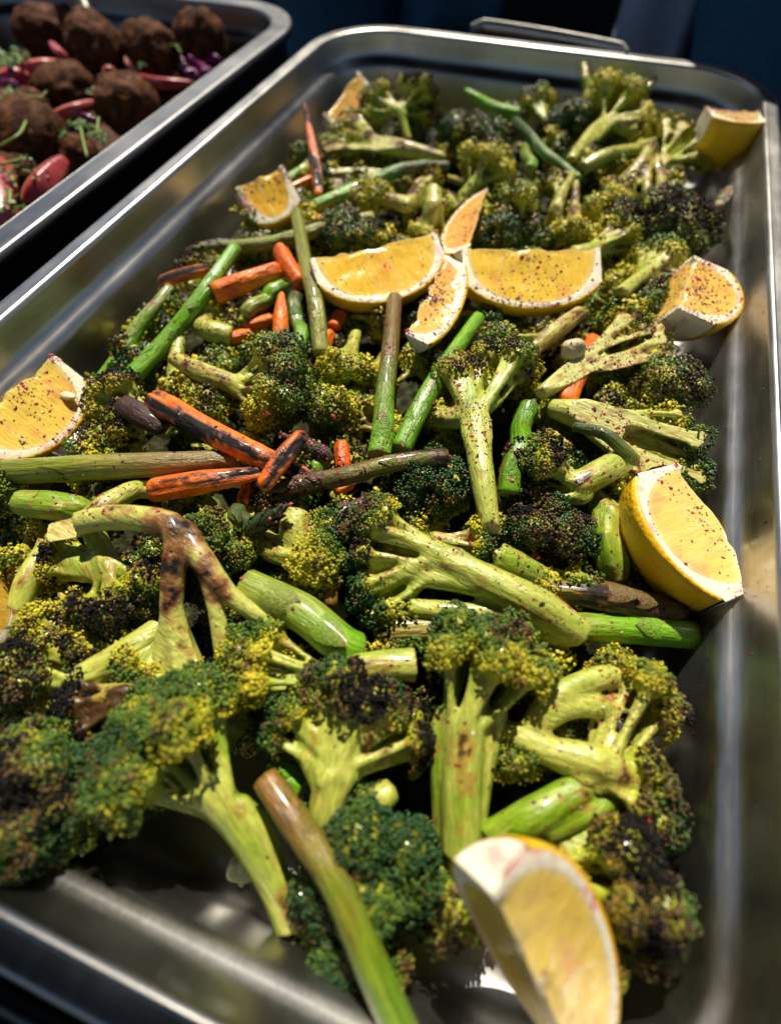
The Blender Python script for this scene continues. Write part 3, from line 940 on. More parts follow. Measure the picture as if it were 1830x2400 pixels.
LEM_N = [0]
def lemon(label, A, B, Q, R=25.0, alpha=62, trim=0.80, root_pick='lo', side=None, zq=None, flesh_col=(0.86, 0.52, 0.05), pull=0.0, seed_at=None, lscale=1.0):
    """A, B: ends of the inner straight edge (px, py, z). Q: pixel in the middle of the rind edge of the face in view."""
    LEM_N[0] += 1
    seed = 900 + LEM_N[0] * 11
    rg = np.random.default_rng(seed)
    a, b = P(*A), P(*B)
    ax = nrm(b - a)
    mid = (a + b) / 2
    hl = np.linalg.norm(b - a) / 2 * lscale
    best = None
    zs = np.arange(3, 60, 0.5)
    ds = np.array([np.linalg.norm((P(Q[0], Q[1], z) - mid) - ax * ((P(Q[0], Q[1], z) - mid) @ ax)) for z in zs])
    ok = np.where(np.abs(ds - R) < 0.8)[0]
    if zq is not None:
        z = zq
    elif len(ok):
        z = zs[ok[0]] if root_pick == 'lo' else zs[ok[-1]]
    else:
        z = zs[np.abs(ds - R).argmin()]
    q = P(Q[0], Q[1], z) - mid
    e1 = nrm(q - ax * (q @ ax))
    R_ = float(np.clip(np.linalg.norm(q - ax * (q @ ax)), 0.8 * R, 1.2 * R))
    n1 = nrm(np.cross(ax, e1))
    tocam = CAM - mid
    if n1 @ tocam < 0:
        n1 = -n1
    if side is not None:
        n1 = n1 * side
    # face 1 lies in (ax, e1), outward normal n1; the wedge turns towards -n1
    def rad(phi):                            # phi from face 1 into the body
        return e1 * math.cos(phi) - n1 * math.sin(phi)
    al = math.radians(alpha)
    full = hl / trim                         # half length of the untrimmed fruit
    npsi, nring = 72, 12
    psi = np.linspace(0, math.pi, npsi)
    def outer(ps):                           # polar radius of the lemon outline, cut off at +-hl
        cx, sx = np.cos(ps), np.sin(ps)
        r = 1.0 / (np.abs(cx / full) ** 2.15 + np.abs(sx / R_) ** 2.15) ** (1 / 2.15)
        lim = np.where(np.abs(cx) > 1e-6, hl / np.maximum(np.abs(cx), 1e-6), 1e9)
        return np.minimum(r, lim), r > lim
    def flesh_r(ps):
        cx, sx = np.cos(ps), np.sin(ps)
        fa, fb = min(full * 0.84, hl - 2.4), R_ - 3.1
        return 1.0 / (np.abs(cx / fa) ** 2.3 + np.abs(sx / fb) ** 2.3) ** (1 / 2.3)
    ro, ended = outer(psi)
    rf = np.minimum(flesh_r(psi), ro - 1.4)
    base = mid.copy()
    root = thing('lemon_wedge', label, 'lemon', base)
    ridge = 1.0 + 0.8 * np.sin(np.linspace(0, 9, npsi)) * 0
    allV = []
    k = np.arange(npsi - 1)
    rind_e = 1.1
    pithV, pithF, off = [], [], 0
    for face in (0, 1):
        phi = 0.0 if face == 0 else al
        er = rad(phi)
        nout = n1 if face == 0 else nrm(-n1 * math.cos(al) - e1 * math.sin(al)) 
        if face == 1:
            nout = -nrm(np.cross(ax, er)) if (-nrm(np.cross(ax, er))) @ (rad(al * .5)) < 0 else nrm(np.cross(ax, er))
        flip = (np.cross(ax, er) @ nout) < 0
        def pt(ps, r):
            return mid + np.outer(r * np.cos(ps), ax) + np.outer(r * np.sin(ps), er)
        # flesh: half disc of rings
        rings, uv = [], []
        for j in range(nring + 1):
            s_ = j / nring
            r = rf * s_
            p = pt(psi, r)
            core = np.clip(r * np.sin(psi), 0, None)
            h = (1 - np.exp(-(core / 2.0) ** 2)) * (fbm(p + seed, 0.18, seed) - 0.5) * 1.1 - 0.7 * (1 - np.exp(-(core / 2.0) ** 2)) * math.sin(math.pi * min(1, s_)) - pull * np.exp(-(core / 4.0) ** 2)
            if j == nring:
                h = np.zeros(npsi)
            p = p + nout * h[:, None]
            p = p + np.outer(np.exp(-(core / 2.2) ** 2) * 2.2 * noise(np.column_stack([r * np.cos(psi), 0 * r, 0 * r]), 0.25, seed + 5) * (s_ < 1), rad(al * .5))
            rings.append(p)
            uv.append(np.column_stack([r * np.cos(psi), r * np.sin(psi), np.full(npsi, face * 40.0 + seed)]))
        V = np.vstack(rings)
        uvv = np.vstack(uv)
        F = np.concatenate([np.stack([k + j * npsi, k + (j + 1) * npsi, k + 1 + (j + 1) * npsi, k + 1 + j * npsi], -1) for j in range(nring)])
        if flip:
            pass
        else:
            F = F[:, ::-1]
        fc = np.tile(np.array(flesh_col), (len(V), 1))
        nn = fbm(V, 0.09, seed + 3)
        fc = mix(fc, np.array([0.84, 0.58, 0.10]), sstep(0.35, 0.75, nn) * 0.5)
        rho = np.repeat(np.arange(nring + 1) / nring, npsi)
        fc = mix(fc, np.array([0.86, 0.66, 0.30]), sstep(0.92, 1.0, rho) * 0.7 + 0.4 * sstep(2.5, 0.5, uvv[:, 1]))
        # membranes between the segments
        for mpos in rg.uniform(-0.7, 0.7, 2):
            dm = np.abs(uvv[:, 0] - mpos * hl - (mpos * 0.25) * uvv[:, 1])
            fc = mix(fc, np.array([0.84, 0.62, 0.28]), sstep(0.8, 0.2, dm) * 0.45)
        pink = fbm(V, 0.12, seed + 13, 4)
        fc = mix(fc, np.array([0.80, 0.22, 0.12]), sstep(0.60, 0.75, pink) * 0.40)
        link('flesh', make_mesh('flesh', V - base, [F], fc, uvv), root, MAT_FLESH)
        jit = rg.uniform(-1.5, 1.5, (len(V), 2))
        inn = (rho > 0.12) & (rho < 0.93) & (uvv[:, 1] > 1.5)
        HEIGHT.append(((V + jit[:, :1] * ax + jit[:, 1:] * er)[inn], np.tile(nout, (inn.sum(), 1)), 1.7))
        # pith: ring between flesh and rind (or the trimmed end)
        r2 = np.where(ended, ro, ro - rind_e)
        rr = [rf, rf * .66 + r2 * .34, rf * .33 + r2 * .67, r2]
        pv = np.vstack([pt(psi, x) + nout * (0.12 * (i in (1, 2)) + 0.25 * (noise(pt(psi, x), 0.4, seed) - .5))[:, None] for i, x in enumerate(rr)])
        pf = np.concatenate([np.stack([k + j * npsi, k + (j + 1) * npsi, k + 1 + (j + 1) * npsi, k + 1 + j * npsi], -1) for j in range(3)])
        if not flip:
            pf = pf[:, ::-1]
        pithV.append(pv); pithF.append(pf + off); off += len(pv)
        HEIGHT.append((pv, np.tile(nout, (len(pv), 1)), 2.5))
    # trimmed ends: flat discs of pith
    sel = [np.where(ended & (psi < 1.0))[0], np.where(ended & (psi > 2.0))[0]]
    for e, s_ in enumerate(sel):
        sg = 1 if e == 0 else -1
        rad_e = R_ * max(0.05, (1 - (hl / full) ** 2.15)) ** (1 / 2.15)
        m_ = 9
        th = np.linspace(0, al, m_)
        rr_ = np.linspace(0, rad_e, 6)
        v = np.array([mid + ax * sg * hl + rad(t) * r + ax * sg * (0.9 * math.sin(3.14 * r / rad_e) * 0.6 + 0.8 * (rg.random() - .5)) * (0 < r < rad_e) for r in rr_ for t in th])
        f = np.array([(i * m_ + j, i * m_ + j + 1, (i + 1) * m_ + j + 1, (i + 1) * m_ + j) for i in range(5) for j in range(m_ - 1)])
        pithV.append(v); pithF.append(f + off); off += len(v)
    pv = np.vstack(pithV)
    pc = np.tile(np.array([0.88, 0.80, 0.60]), (len(pv), 1))
    pn = fbm(pv, 0.2, seed + 21, 3)
    pc = mix(pc, np.array([0.80, 0.22, 0.24]), sstep(0.60, 0.72, pn) * 0.6)
    link('pith', make_mesh('pith', pv - base, [np.concatenate(pithF)], pc), root, MAT_PITH)
    # rind: outline swept from face to face, with its cut edge
    keep = np.where(~ended)[0]
    ps = psi[keep]
    m_ = 18
    th = np.linspace(0, al, m_)
    Vr = []
    for t in th:
        er = rad(t)
        Vr.append(mid + np.outer(ro[keep] * np.cos(ps), ax) + np.outer(ro[keep] * np.sin(ps), er))
    for t in (0.0, al):
        er = rad(t)
        r_ = ro[keep] - rind_e
        Vr.append(mid + np.outer(r_ * np.cos(ps), ax) + np.outer(r_ * np.sin(ps), er))
    nk = len(keep)
    kk = np.arange(nk - 1)
    Fr = [np.stack([kk + j * nk, kk + 1 + j * nk, kk + 1 + (j + 1) * nk, kk + (j + 1) * nk], -1) for j in range(m_ - 1)]
    Fr.append(np.stack([kk + m_ * nk, kk + 1 + m_ * nk, kk + 1, kk], -1))
    Fr.append(np.stack([kk + (m_ - 1) * nk, kk + 1 + (m_ - 1) * nk, kk + 1 + (m_ + 1) * nk, kk + (m_ + 1) * nk], -1))
    Vr = np.vstack(Vr)
    me = make_mesh('rind', Vr - base, [np.concatenate(Fr)])
    link('rind', me, root, MAT_RIND)
    HEIGHT.append((Vr, nrm_rows(Vr - mid), 0.12))
    if seed_at:
        s_ = P(*seed_at)
        v, f = ICO[2]
        link('seed', make_mesh('seed', s_ + v * [3.6, 2.0, 1.4] - base, [f], np.tile([0.8, 0.68, 0.42], (len(v), 1))), root, MAT_PITH)
    return root
# ------------------------------------------------------------------ what lies in the big pan
# broccoli: label, stalk points (px, py, z, radius) from the cut end to the fork, crowns (px, py, z, half width px, half length px)
fl = floret
# far end
fl('pale halved broccoli floret lying cut side up beside the tall blackened carrot', [(1046, 372, 30, 4.5), (960, 352, 32, 7), (880, 335, 33, 8)], (800, 310, 31, 72, 66), half=True, yel=.75, toast=.35, green=.2)
fl('broccoli floret standing upright with a charred brown top near the far lemon', [(958, 335, 22, 4), (938, 262, 34, 4)], [(975, 235, 36, 58, 48), (885, 250, 32, 48, 40)], char=.62, yel=.45)
fl('dark broccoli head against the far wall behind the yellow head', None, (1095, 325, 22, 78, 48), yel=.2, char=.25)
fl('yellow roasted broccoli head below the dark far head', [(1075, 470, 22, 5), (1110, 430, 28, 5)], (1135, 392, 31, 66, 50), yel=.95, char=.2)
fl('small round green broccoli bud head by the far wall', [(1300, 305, 24, 4), (1275, 280, 27, 4)], (1257, 243, 30, 38, 34), yel=.45)
fl('dark broccoli head tucked left of the forked yellow floret', None, (1330, 292, 26, 50, 46), yel=.15, char=.45)
fl('forked yellow broccoli floret with a long pale stalk near the far rim', [(1335, 378, 30, 5), (1385, 310, 33, 5), (1415, 285, 34, 4.5)], [(1450, 245, 36, 72, 52), (1490, 300, 30, 50, 40)], yel=.8, char=.12, green=.3, tubes=[[(1430, 292, 33, 4), (1345, 370, 28, 4.5)]])
fl('green cut stalk of broccoli poking up against the far wall', [(1366, 146, 44, 4.5), (1372, 190, 38, 4.8)], (1390, 240, 28, 40, 36), yel=.6, green=.8)
fl('thin pale broccoli stalk with a burnt end pointing at the far rim', [(1548, 172, 42, 2.6), (1515, 205, 38, 3.4)], (1480, 240, 30, 40, 34), yel=.4, toast=.3)
fl('halved broccoli head with yellow cut side standing beside the far right lemon', [(1520, 420, 24, 4), (1560, 370, 28, 5)], (1606, 330, 31, 88, 62), half=True, yel=.8, char=.3, off=2.0)
fl('thick curved broccoli stalk with a round cut end near the far right', [(1358, 398, 28, 6), (1420, 366, 32, 6.4), (1490, 350, 30, 5)], (1530, 330, 24, 44, 40), yel=.3, green=.45)
fl('browned broccoli stalk splitting into three pale branches', [(1528, 336, 38, 5), (1500, 385, 35, 5.4)], (1455, 455, 26, 44, 34), yel=.7, toast=.55, green=.1, tubes=[[(1518, 360, 35, 4), (1515, 420, 32, 3.6), (1516, 485, 28, 4)], [(1530, 350, 34, 4), (1546, 410, 31, 4), (1548, 470, 28, 4.4)]])
fl('large charred broccoli head at the right side of the pan below the far lemon', None, (1540, 545, 26, 128, 76), yel=.2, char=.75)
fl('yellow broccoli head standing just right of the orange lemon wedge', [(1215, 600, 18, 5), (1212, 560, 24, 5)], (1205, 500, 31, 58, 58), yel=.85, char=.12)
fl('flat pale slab of broccoli stalk standing on edge', [(1345, 405, 36, 3), (1318, 450, 33, 5), (1300, 500, 30, 6)], (1290, 548, 22, 44, 36), half=True, yel=.7, toast=.3, off=1.0)
fl('broccoli floret with lacy browned branches and sumac on top', [(1350, 425, 36, 3), (1345, 480, 33, 4)], (1350, 545, 28, 54, 40), yel=.9, toast=.6, char=.15)
fl('pale yellow broccoli florets piled under the charred right head', [(1470, 560, 22, 4), (1445, 530, 26, 4)], (1412, 500, 30, 58, 46), yel=.95, toast=.3)
fl('broccoli piece with a flat round cut face behind the right centre lemon', [(1340, 600, 30, 7), (1380, 590, 30, 6)], (1450, 560, 28, 50, 40), yel=.8, toast=.3)
fl('yellow broccoli stump standing behind the two centre lemons', [(1017, 440, 40, 6), (1016, 490, 36, 7.5)], (1010, 545, 26, 50, 36), yel=.8, toast=.25, green=.15)
fl('browned broccoli stump lying behind the long centre lemon wedge', [(905, 470, 34, 6), (955, 480, 34, 6.5)], (1000, 440, 26, 46, 36), yel=.7, toast=.6, green=.1)
fl('yellow broccoli head next to the green spear at the far left', None, (860, 470, 28, 62, 40), yel=.75, char=.1)
fl('pale broccoli slice lying under the halved far floret', [(930, 412, 24, 4), (860, 408, 26, 6)], (790, 415, 26, 48, 34), half=True, yel=.8, toast=.4)
fl('dark green broccoli head behind the long centre lemon', None, (820, 560, 28, 84, 52), yel=.35, char=.3)
fl('dark green broccoli head with yellow top beside the right centre lemon', None, (1170, 560, 24, 60, 44), yel=.3, char=.2)
fl('broccoli floret with an orange flecked stalk left of the upright carrot', None, (735, 590, 22, 44, 36), yel=.4, char=.5)
# centre
fl('broccoli floret with a rounded pale stump among the small carrots', [(545, 790, 27, 7), (500, 778, 29, 7.5), (470, 762, 29, 6)], (482, 728, 28, 48, 34), yel=.75, green=.35)
fl('dark broccoli head on a pale stalk with a black scorch mark', [(405, 838, 32, 4.5), (470, 872, 33, 6.5), (560, 905, 32, 6)], (640, 905, 33, 118, 84), yel=.28, char=.08, toast=.08, green=.15, burn=[(430, 850, 38, 5), (465, 862, 40, 4), (500, 868, 40, 3.5)])
fl('slim green upright broccoli stalk beside the paired spears', [(424, 780, 28, 4.5), (412, 850, 26, 5)], (406, 915, 22, 34, 30), yel=.7, green=.55)
fl('small dark broccoli head right of the big dark head', [(850, 905, 22, 4), (820, 930, 26, 5)], (778, 958, 29, 62, 56), yel=.35)
fl('broccoli floret with yellow side under the centre lemons', [(835, 780, 28, 4), (825, 815, 30, 4.5)], (808, 862, 31, 52, 52), yel=.7, char=.08)
fl('broccoli floret with burnt black tips beside the left lemon', [(400, 1020, 22, 4), (345, 990, 27, 5)], [(270, 930, 32, 66, 46), (300, 1000, 28, 66, 42)], yel=.9, char=.55)
fl('yellow broccoli head beneath the long striped carrot', None, (480, 960, 24, 62, 48), yel=.7, char=.35)
fl('broccoli floret with its stalk pointing up to the right centre lemon', [(1368, 725, 35, 4.5), (1310, 770, 35, 6), (1262, 805, 34, 6)], (1185, 835, 33, 84, 82), yel=.45, char=.15, toast=.35, green=.25)
fl('halved yellow broccoli floret with long stalk crossing a carrot', [(1262, 925, 36, 4), (1330, 880, 37, 6.5), (1395, 835, 37, 7)], (1500, 795, 34, 100, 100), half=True, yel=.85, toast=.3, green=.15, tubes=[[(1370, 860, 36, 3.5), (1430, 850, 36, 4.5), (1510, 830, 34, 4)]])
fl('dark broccoli head on the right below the yellow halved floret', None, (1560, 912, 27, 92, 66), yel=.35, char=.3)
fl('broccoli floret with round pale cut stalk below the right lemon', [(1452, 690, 34, 5.6), (1500, 650, 33, 5)], (1545, 620, 30, 66, 48), yel=.5, green=.35)
fl('dark broccoli head between the right lemon and the yellow floret', None, (1540, 715, 26, 66, 46), yel=.15, char=.3)
fl('tall broccoli floret with a thick pale stalk pointing at the camera', [(1152, 1250, 35, 4.5), (1130, 1120, 38, 6.5), (1112, 985, 38, 7)], [(1175, 870, 36, 82, 60), (1080, 890, 36, 68, 50), (1020, 975, 30, 38, 36)], yel=.45, char=.28, green=.25, toast=.12)
fl('wide halved broccoli floret lying flat with a pale cut face on the right', [(1285, 955, 34, 5), (1370, 975, 36, 9), (1450, 1010, 36, 12)], [(1560, 1055, 34, 118, 120)], half=True, yel=.6, toast=.1, green=.15, off=1.5)
fl('rough broccoli head with a green stalk leading to the big right lemon', [(1470, 1072, 33, 7), (1400, 1112, 34, 7.5), (1340, 1145, 33, 7)], [(1265, 1120, 32, 92, 90)], yel=.5, char=.42, green=.45)
fl('dark broccoli head below the tall pale stalked floret', None, (1275, 1255, 25, 108, 78), yel=.22, char=.3)
fl('dark blue green broccoli head under the browned asparagus', None, (1000, 1145, 26, 112, 66), yel=.12, char=.25)
fl('small broccoli head right of the fanned pale stalk', [(1010, 1262, 28, 4), (1060, 1270, 29, 4)], (1112, 1280, 28, 50, 46), yel=.35)
fl('pale green slab of broccoli stalk beside the big right lemon', [(1440, 1370, 18, 8), (1428, 1300, 24, 9), (1420, 1200, 27, 8)], (1380, 1150, 22, 50, 44), yel=.4, green=.75, flat=.6)
fl('stub of green broccoli stalk with a square cut end', [(1162, 1303, 34, 7.5), (1215, 1330, 31, 7), (1270, 1355, 26, 6)], (1330, 1370, 20, 60, 44), yel=.4, char=.4, green=.7)
# the hero row
fl('large broccoli floret lying sideways with a fanned pale stalk and slanted cut', [(1368, 1492, 33, 6), (1270, 1425, 36, 8.2), (1160, 1370, 37, 7.6), (1040, 1310, 37, 6.4)], [(880, 1270, 34, 106, 78), (885, 1395, 30, 76, 66)], yel=.38, char=.14, toast=.10, green=.32, tubes=[[(1290, 1455, 33, 5.5), (1150, 1440, 31, 5), (960, 1425, 30, 4)], [(1200, 1395, 37, 4), (1060, 1365, 35, 4), (930, 1345, 33, 4)], [(1375, 1500, 29, 3.5), (1300, 1480, 30, 6.5), (1215, 1425, 33, 6)]])
fl('broccoli floret with yellow crown half and a smooth pale stalk lying to the right', [(975, 1558, 35, 7.2), (860, 1562, 36, 5.8), (750, 1590, 34, 6)], [(612, 1560, 34, 106, 92)], yel=.62, char=.0, toast=.04, green=.22)
fl('upright broccoli floret with a thick ridged stalk standing in front', [(1080, 2010, 24, 7.6), (1080, 1850, 30, 7.8), (1090, 1690, 34, 8.2)], [(1130, 1552, 36, 160, 96, 17)], yel=.5, char=.16, green=.5, toast=.1, tubes=[[(1110, 1960, 22, 4), (1130, 1800, 28, 4.6), (1165, 1660, 32, 4.4)], [(1040, 1960, 22, 4), (1035, 1800, 28, 4.4), (1025, 1660, 32, 4.2)]])
fl('big broccoli floret with arched pale branches and an open loop at the right edge', [(1130, 1700, 26, 5), (1230, 1735, 30, 6), (1330, 1780, 31, 6), (1400, 1810, 30, 6)], [(1480, 1630, 28, 108, 90), (1480, 1850, 26, 112, 98)], yel=.4, char=.3, toast=.12, green=.12, tubes=[[(1240, 1730, 30, 5), (1290, 1640, 34, 4.6), (1400, 1590, 33, 4.6), (1470, 1580, 30, 4)], [(1270, 1690, 32, 4.2), (1340, 1655, 33, 4.6), (1440, 1660, 30, 4)], [(1290, 1760, 31, 5), (1400, 1790, 32, 6.5), (1480, 1830, 28, 5)]])
fl('chunky bright green broccoli stalk with a side branch behind the front lemon', [(1140, 1960, 24, 5), (1240, 1915, 29, 6.6), (1350, 1850, 29, 6)], (1430, 1800, 20, 60, 50), yel=.4, green=.95, toast=.05, tubes=[[(1270, 1940, 26, 5), (1360, 1905, 27, 4.6), (1440, 1870, 26, 4)]])
fl('small yellow green broccoli head between the two front stalks', None, (1205, 1765, 26, 66, 62), yel=.62)
fl('scorched broccoli head with brown patches against the front right wall', [(1290, 2040, 22, 6), (1320, 2060, 24, 6.5)], [(1440, 2105, 25, 150, 122, 18)], yel=.45, char=.68, green=.4, tubes=[[(1310, 1990, 22, 5), (1400, 1960, 24, 5.5), (1440, 1950, 22, 4)]])
fl('dark broccoli head underneath the ridged front stalk', None, (880, 2010, 22, 165, 120, 17), yel=.3, char=.1)
fl('dark green broccoli head beside the long front asparagus', None, (830, 2190, 16, 130, 96, 13), yel=.25, char=.15)
fl('charred broccoli floret with a splayed pale green stalk in the front', [(760, 1985, 24, 4), (765, 1900, 29, 7), (790, 1800, 32, 7)], [(830, 1650, 33, 150, 76, 13), (690, 1700, 30, 84, 56, 11), (945, 1720, 28, 84, 64, 12)], yel=.36, char=.58, green=.35, toast=.18, tubes=[[(800, 1930, 25, 4.5), (880, 1880, 27, 5.4), (920, 1850, 27, 4.4)], [(770, 1860, 30, 5), (730, 1780, 31, 4.4), (700, 1730, 30, 4)]])
fl('large dark broccoli floret overhanging the bare pan floor in front', [(690, 2180, 14, 6.5), (640, 2060, 20, 6.4), (560, 1940, 27, 6), (490, 1850, 32, 8)], [(420, 1750, 34, 190, 120, 19)], yel=.26, char=.12, green=.55, tubes=[[(600, 2000, 22, 4), (520, 1900, 28, 5), (440, 1850, 30, 5)], [(650, 2080, 20, 5), (610, 1950, 26, 4.6), (555, 1880, 30, 4)]])
fl('big broccoli head with olive buds at the front left corner of the pile', None, (120, 1850, 32, 165, 140, 18), yel=.42, char=.42)
fl('dark broccoli head added to fill the shade behind the olive budded corner head', None, (270, 1850, 18, 100, 80, 14), yel=.2, char=.2)  # added dark head, standing in for the shade under the crowns
# left side
fl('broccoli stalk bent at a scorched knuckle with branches hanging down like fingers', [(112, 1247, 42, 5), (240, 1215, 45, 6), (350, 1218, 47, 6), (415, 1245, 47, 6.6), (408, 1330, 43, 5.4), (402, 1430, 37, 5)], [(425, 1585, 28, 86, 70)], yel=.6, char=.6, toast=.10, green=-.15, burn=[(412, 1240, 50, 15), (372, 1262, 46, 9), (404, 1330, 45, 11), (398, 1400, 43, 7), (480, 1345, 46, 9), (505, 1385, 43, 6)], tubes=[[(402, 1400, 39, 3), (385, 1480, 34, 3), (372, 1560, 29, 3.2)], [(404, 1400, 39, 3), (406, 1480, 35, 3.4), (408, 1570, 30, 3.6)], [(406, 1400, 39, 3), (428, 1480, 34, 2.6), (445, 1560, 29, 3)], [(425, 1235, 46, 5.2), (480, 1320, 44, 5.2), (545, 1400, 40, 3.8), (640, 1465, 35, 3.2)], [(478, 1325, 43, 3.8), (505, 1420, 38, 3.4), (525, 1530, 32, 3.8)]])
fl('dark broccoli floret upside down with a green stalk under the bent one', [(200, 1190, 36, 5), (230, 1270, 35, 5.4), (262, 1345, 33, 6)], [(285, 1400, 29, 116, 66, 14), (150, 1310, 30, 62, 42)], yel=.4, char=.4, green=.6)
fl('bright green broccoli stub with a browned cut end by the thick spear', [(45, 1178, 36, 6.5), (120, 1185, 37, 7.5), (190, 1195, 36, 7)], (250, 1215, 28, 40, 34), yel=.5, green=.95, toast=.1)
fl('pale broccoli stalk lying behind the bent scorched one', [(190, 1240, 40, 5.5), (250, 1185, 39, 6), (310, 1150, 36, 5)], (400, 1150, 28, 54, 40), yel=.7, green=.2, toast=.2)
fl('pale broccoli stalk leaning beside the cropped left lemon', [(40, 1440, 30, 5), (65, 1360, 32, 5.4), (100, 1300, 31, 5)], (140, 1255, 25, 50, 40), yel=.5, green=.3)
fl('small broccoli floret with a pale fanned underside below the dark upside down one', [(235, 1480, 27, 3), (225, 1510, 28, 3.4)], [(200, 1525, 28, 66, 46), (110, 1480, 27, 62, 46)], yel=.7, char=.1)
fl('long pale broccoli stalk with frayed side lying in front of the hanging branches', [(385, 1465, 29, 5.5), (290, 1535, 31, 6.5), (190, 1590, 31, 6)], (95, 1570, 28, 92, 66), yel=.5, char=.8, toast=.12, green=.1, tubes=[[(320, 1600, 26, 3.6), (230, 1640, 27, 4.4), (120, 1660, 26, 4)]])
fl('small yellow broccoli head with a brown stalk left of the hanging branches', [(370, 1500, 30, 2.6), (350, 1530, 30, 3)], (322, 1565, 30, 56, 46), yel=.85, char=.3)
fl('charred red brown broccoli piece dusted with sumac at the left', [(330, 1680, 33, 3.5), (280, 1640, 34, 6)], (205, 1670, 31, 84, 62), yel=.5, char=.92, toast=.85)
fl('blackened broccoli head at the left edge of the pan', None, (40, 1600, 30, 96, 92), yel=.45, char=.92)
fl('green broccoli head at the left edge by the thick asparagus end', None, (15, 1150, 32, 52, 48), yel=.6)
fl('yellow green broccoli floret sprinkled with sumac beside the bent stalk', [(545, 1210, 28, 4), (525, 1240, 31, 4)], (510, 1265, 34, 84, 74), yel=.78, char=.1, toast=.2)
fl('broccoli floret with cream branches in the middle behind the thick green spear', [(600, 1250, 29, 5), (650, 1290, 31, 6.5)], [(735, 1300, 33, 112, 66)], yel=.7, char=.08, toast=.15, green=.1, tubes=[[(700, 1200, 36, 6), (690, 1240, 35, 7), (700, 1290, 33, 5)]])
fl('broccoli head in the gap above the yellow crowned floret', None, (640, 1180, 24, 60, 44), yel=.5, char=.4)

# hidden and half hidden heads further down in the heap
poly = [(760, 330), (1000, 310), (1480, 260), (1600, 420), (1600, 700), (1590, 1050), (1540, 1450), (1520, 1900), (1300, 2150), (1000, 2200), (840, 2050), (700, 1820), (420, 1700), (100, 1650), (-60, 1250), (60, 1050), (270, 880), (440, 640), (560, 520), (680, 440)]
def inside(x, y):
    c, n = False, len(poly)
    for i in range(n):
        (x1, y1), (x2, y2) = poly[i], poly[(i + 1) % n]
        if (y1 > y) != (y2 > y) and x < (x2 - x1) * (y - y1) / (y2 - y1) + x1:
            c = not c
    return c
rf_ = random.Random(5)
fill = []
for _ in range(6000):
    x, y = rf_.uniform(-60, 1650), rf_.uniform(250, 2250)
    if not inside(x, y):
        continue
    q = P(x, y, 20)
    if abs(q[0]) > 122 or q[1] > 226 or q[1] < -232 or any(np.linalg.norm(q[:2] - p[:2]) < 25 for p in fill):
        continue
    fill.append(q)
    k = F_PX / depth(q)
    if len(fill) % 5 < 2:
        a = rf_.uniform(0, 6.283)
        dx, dy = math.cos(a) * k, math.sin(a) * k * .7
        fl('small broccoli piece wedged on its side among the larger florets', [(x - 19 * dx, y - 19 * dy, 17, 3.4), (x - 10 * dx, y - 10 * dy, 19, 3.6), (x - 5 * dx, y - 5 * dy, 20, 3.4)],
           (x + 5 * dx, y + 5 * dy, 20, 12 * k, 10 * k, 9), yel=rf_.uniform(.4, .9), char=rf_.uniform(.1, .5), toast=rf_.uniform(.1, .5), low=True, group='small wedged broccoli pieces')
    else:
        fl('broccoli head mostly buried under the top layer of roast vegetables', None, (x, y, 13 + rf_.uniform(0, 8), 14 * k * rf_.uniform(.9, 1.15), 13 * k * rf_.uniform(.8, 1.0), 10), yel=rf_.uniform(.2, .85), char=rf_.uniform(.1, .5), low=True, group='buried broccoli heads')
cnt = 0
top_fill = []
for _ in range(4000):
    x, y = rf_.uniform(0, 1600), rf_.uniform(380, 1560)
    q = P(x, y, 26)
    if not inside(x, y) or abs(q[0]) > 118 or q[1] > 205 or any(np.linalg.norm(q[:2] - p[:2]) < 30 for p in top_fill):
        continue
    top_fill.append(q)
    k = F_PX / depth(q)
    a = rf_.uniform(0, 6.283)
    dx, dy = math.cos(a) * k, math.sin(a) * k * .7
    fl('little yellow green broccoli sprig broken off and lying loose in the heap', [(x - 12 * dx, y - 12 * dy, 25, 2.4), (x - 6 * dx, y - 6 * dy, 26, 2.6), (x - 3 * dx, y - 3 * dy, 26, 2.4)],
       (x + 3 * dx, y + 3 * dy, 26, 8.5 * k, 7 * k, 6.5), yel=rf_.uniform(.55, .95), char=rf_.uniform(.0, .4), toast=rf_.uniform(.1, .4), low=True, group='loose broccoli sprigs')
finish_florets()
# bed of broken bits added under the heap; dark colour stands in for shade
n_ = 150
gx, gy = np.meshgrid(np.linspace(-124, 124, n_), np.linspace(-238, 238, n_ * 2), indexing='ij')
V = np.column_stack([gx.ravel(), gy.ravel(), np.zeros(gx.size)])
lim = -170 - 0.62 * np.clip(V[:, 0], -125, 40) + 18 * (fbm(V, 0.04, 3) - .5)      # the front left of the floor is bare
lim = np.where(V[:, 0] > 40, -225 + 18 * (fbm(V, 0.04, 3) - .5), -205 + 14 * (fbm(V, 0.04, 3) - .5))
V[:, 2] = 0.3 + 7 * fbm(V, 0.22, 4, 3) * sstep(0, 14, V[:, 1] - lim) * sstep(0, 8, 124 - np.abs(V[:, 0])) * sstep(0, 8, 238 - V[:, 1])
k = np.arange(n_ * 2 - 1)
Q = np.concatenate([np.stack([i * n_ * 2 + k, (i + 1) * n_ * 2 + k, (i + 1) * n_ * 2 + k + 1, i * n_ * 2 + k + 1], -1) for i in range(n_ - 1)])
Q = Q[(V[Q][:, :, 1].min(1) > lim[Q].max(1)) & (np.abs(V[Q][:, :, 0]).max(1) < 123.9)]
cn = fbm(V, 0.3, 9, 3)
cc = mix([0.012, 0.014, 0.006], [0.05, 0.05, 0.012], sstep(.35, .7, cn))
o = kind(link('gap_shade_bed', make_mesh('gap_shade_bed', V, [Q], cc), None, MAT_GAP_SHADE), 'stuff')
tag(o, 'dark bed of broken bits added under the heap so its gaps read as shade', 'crumbs')

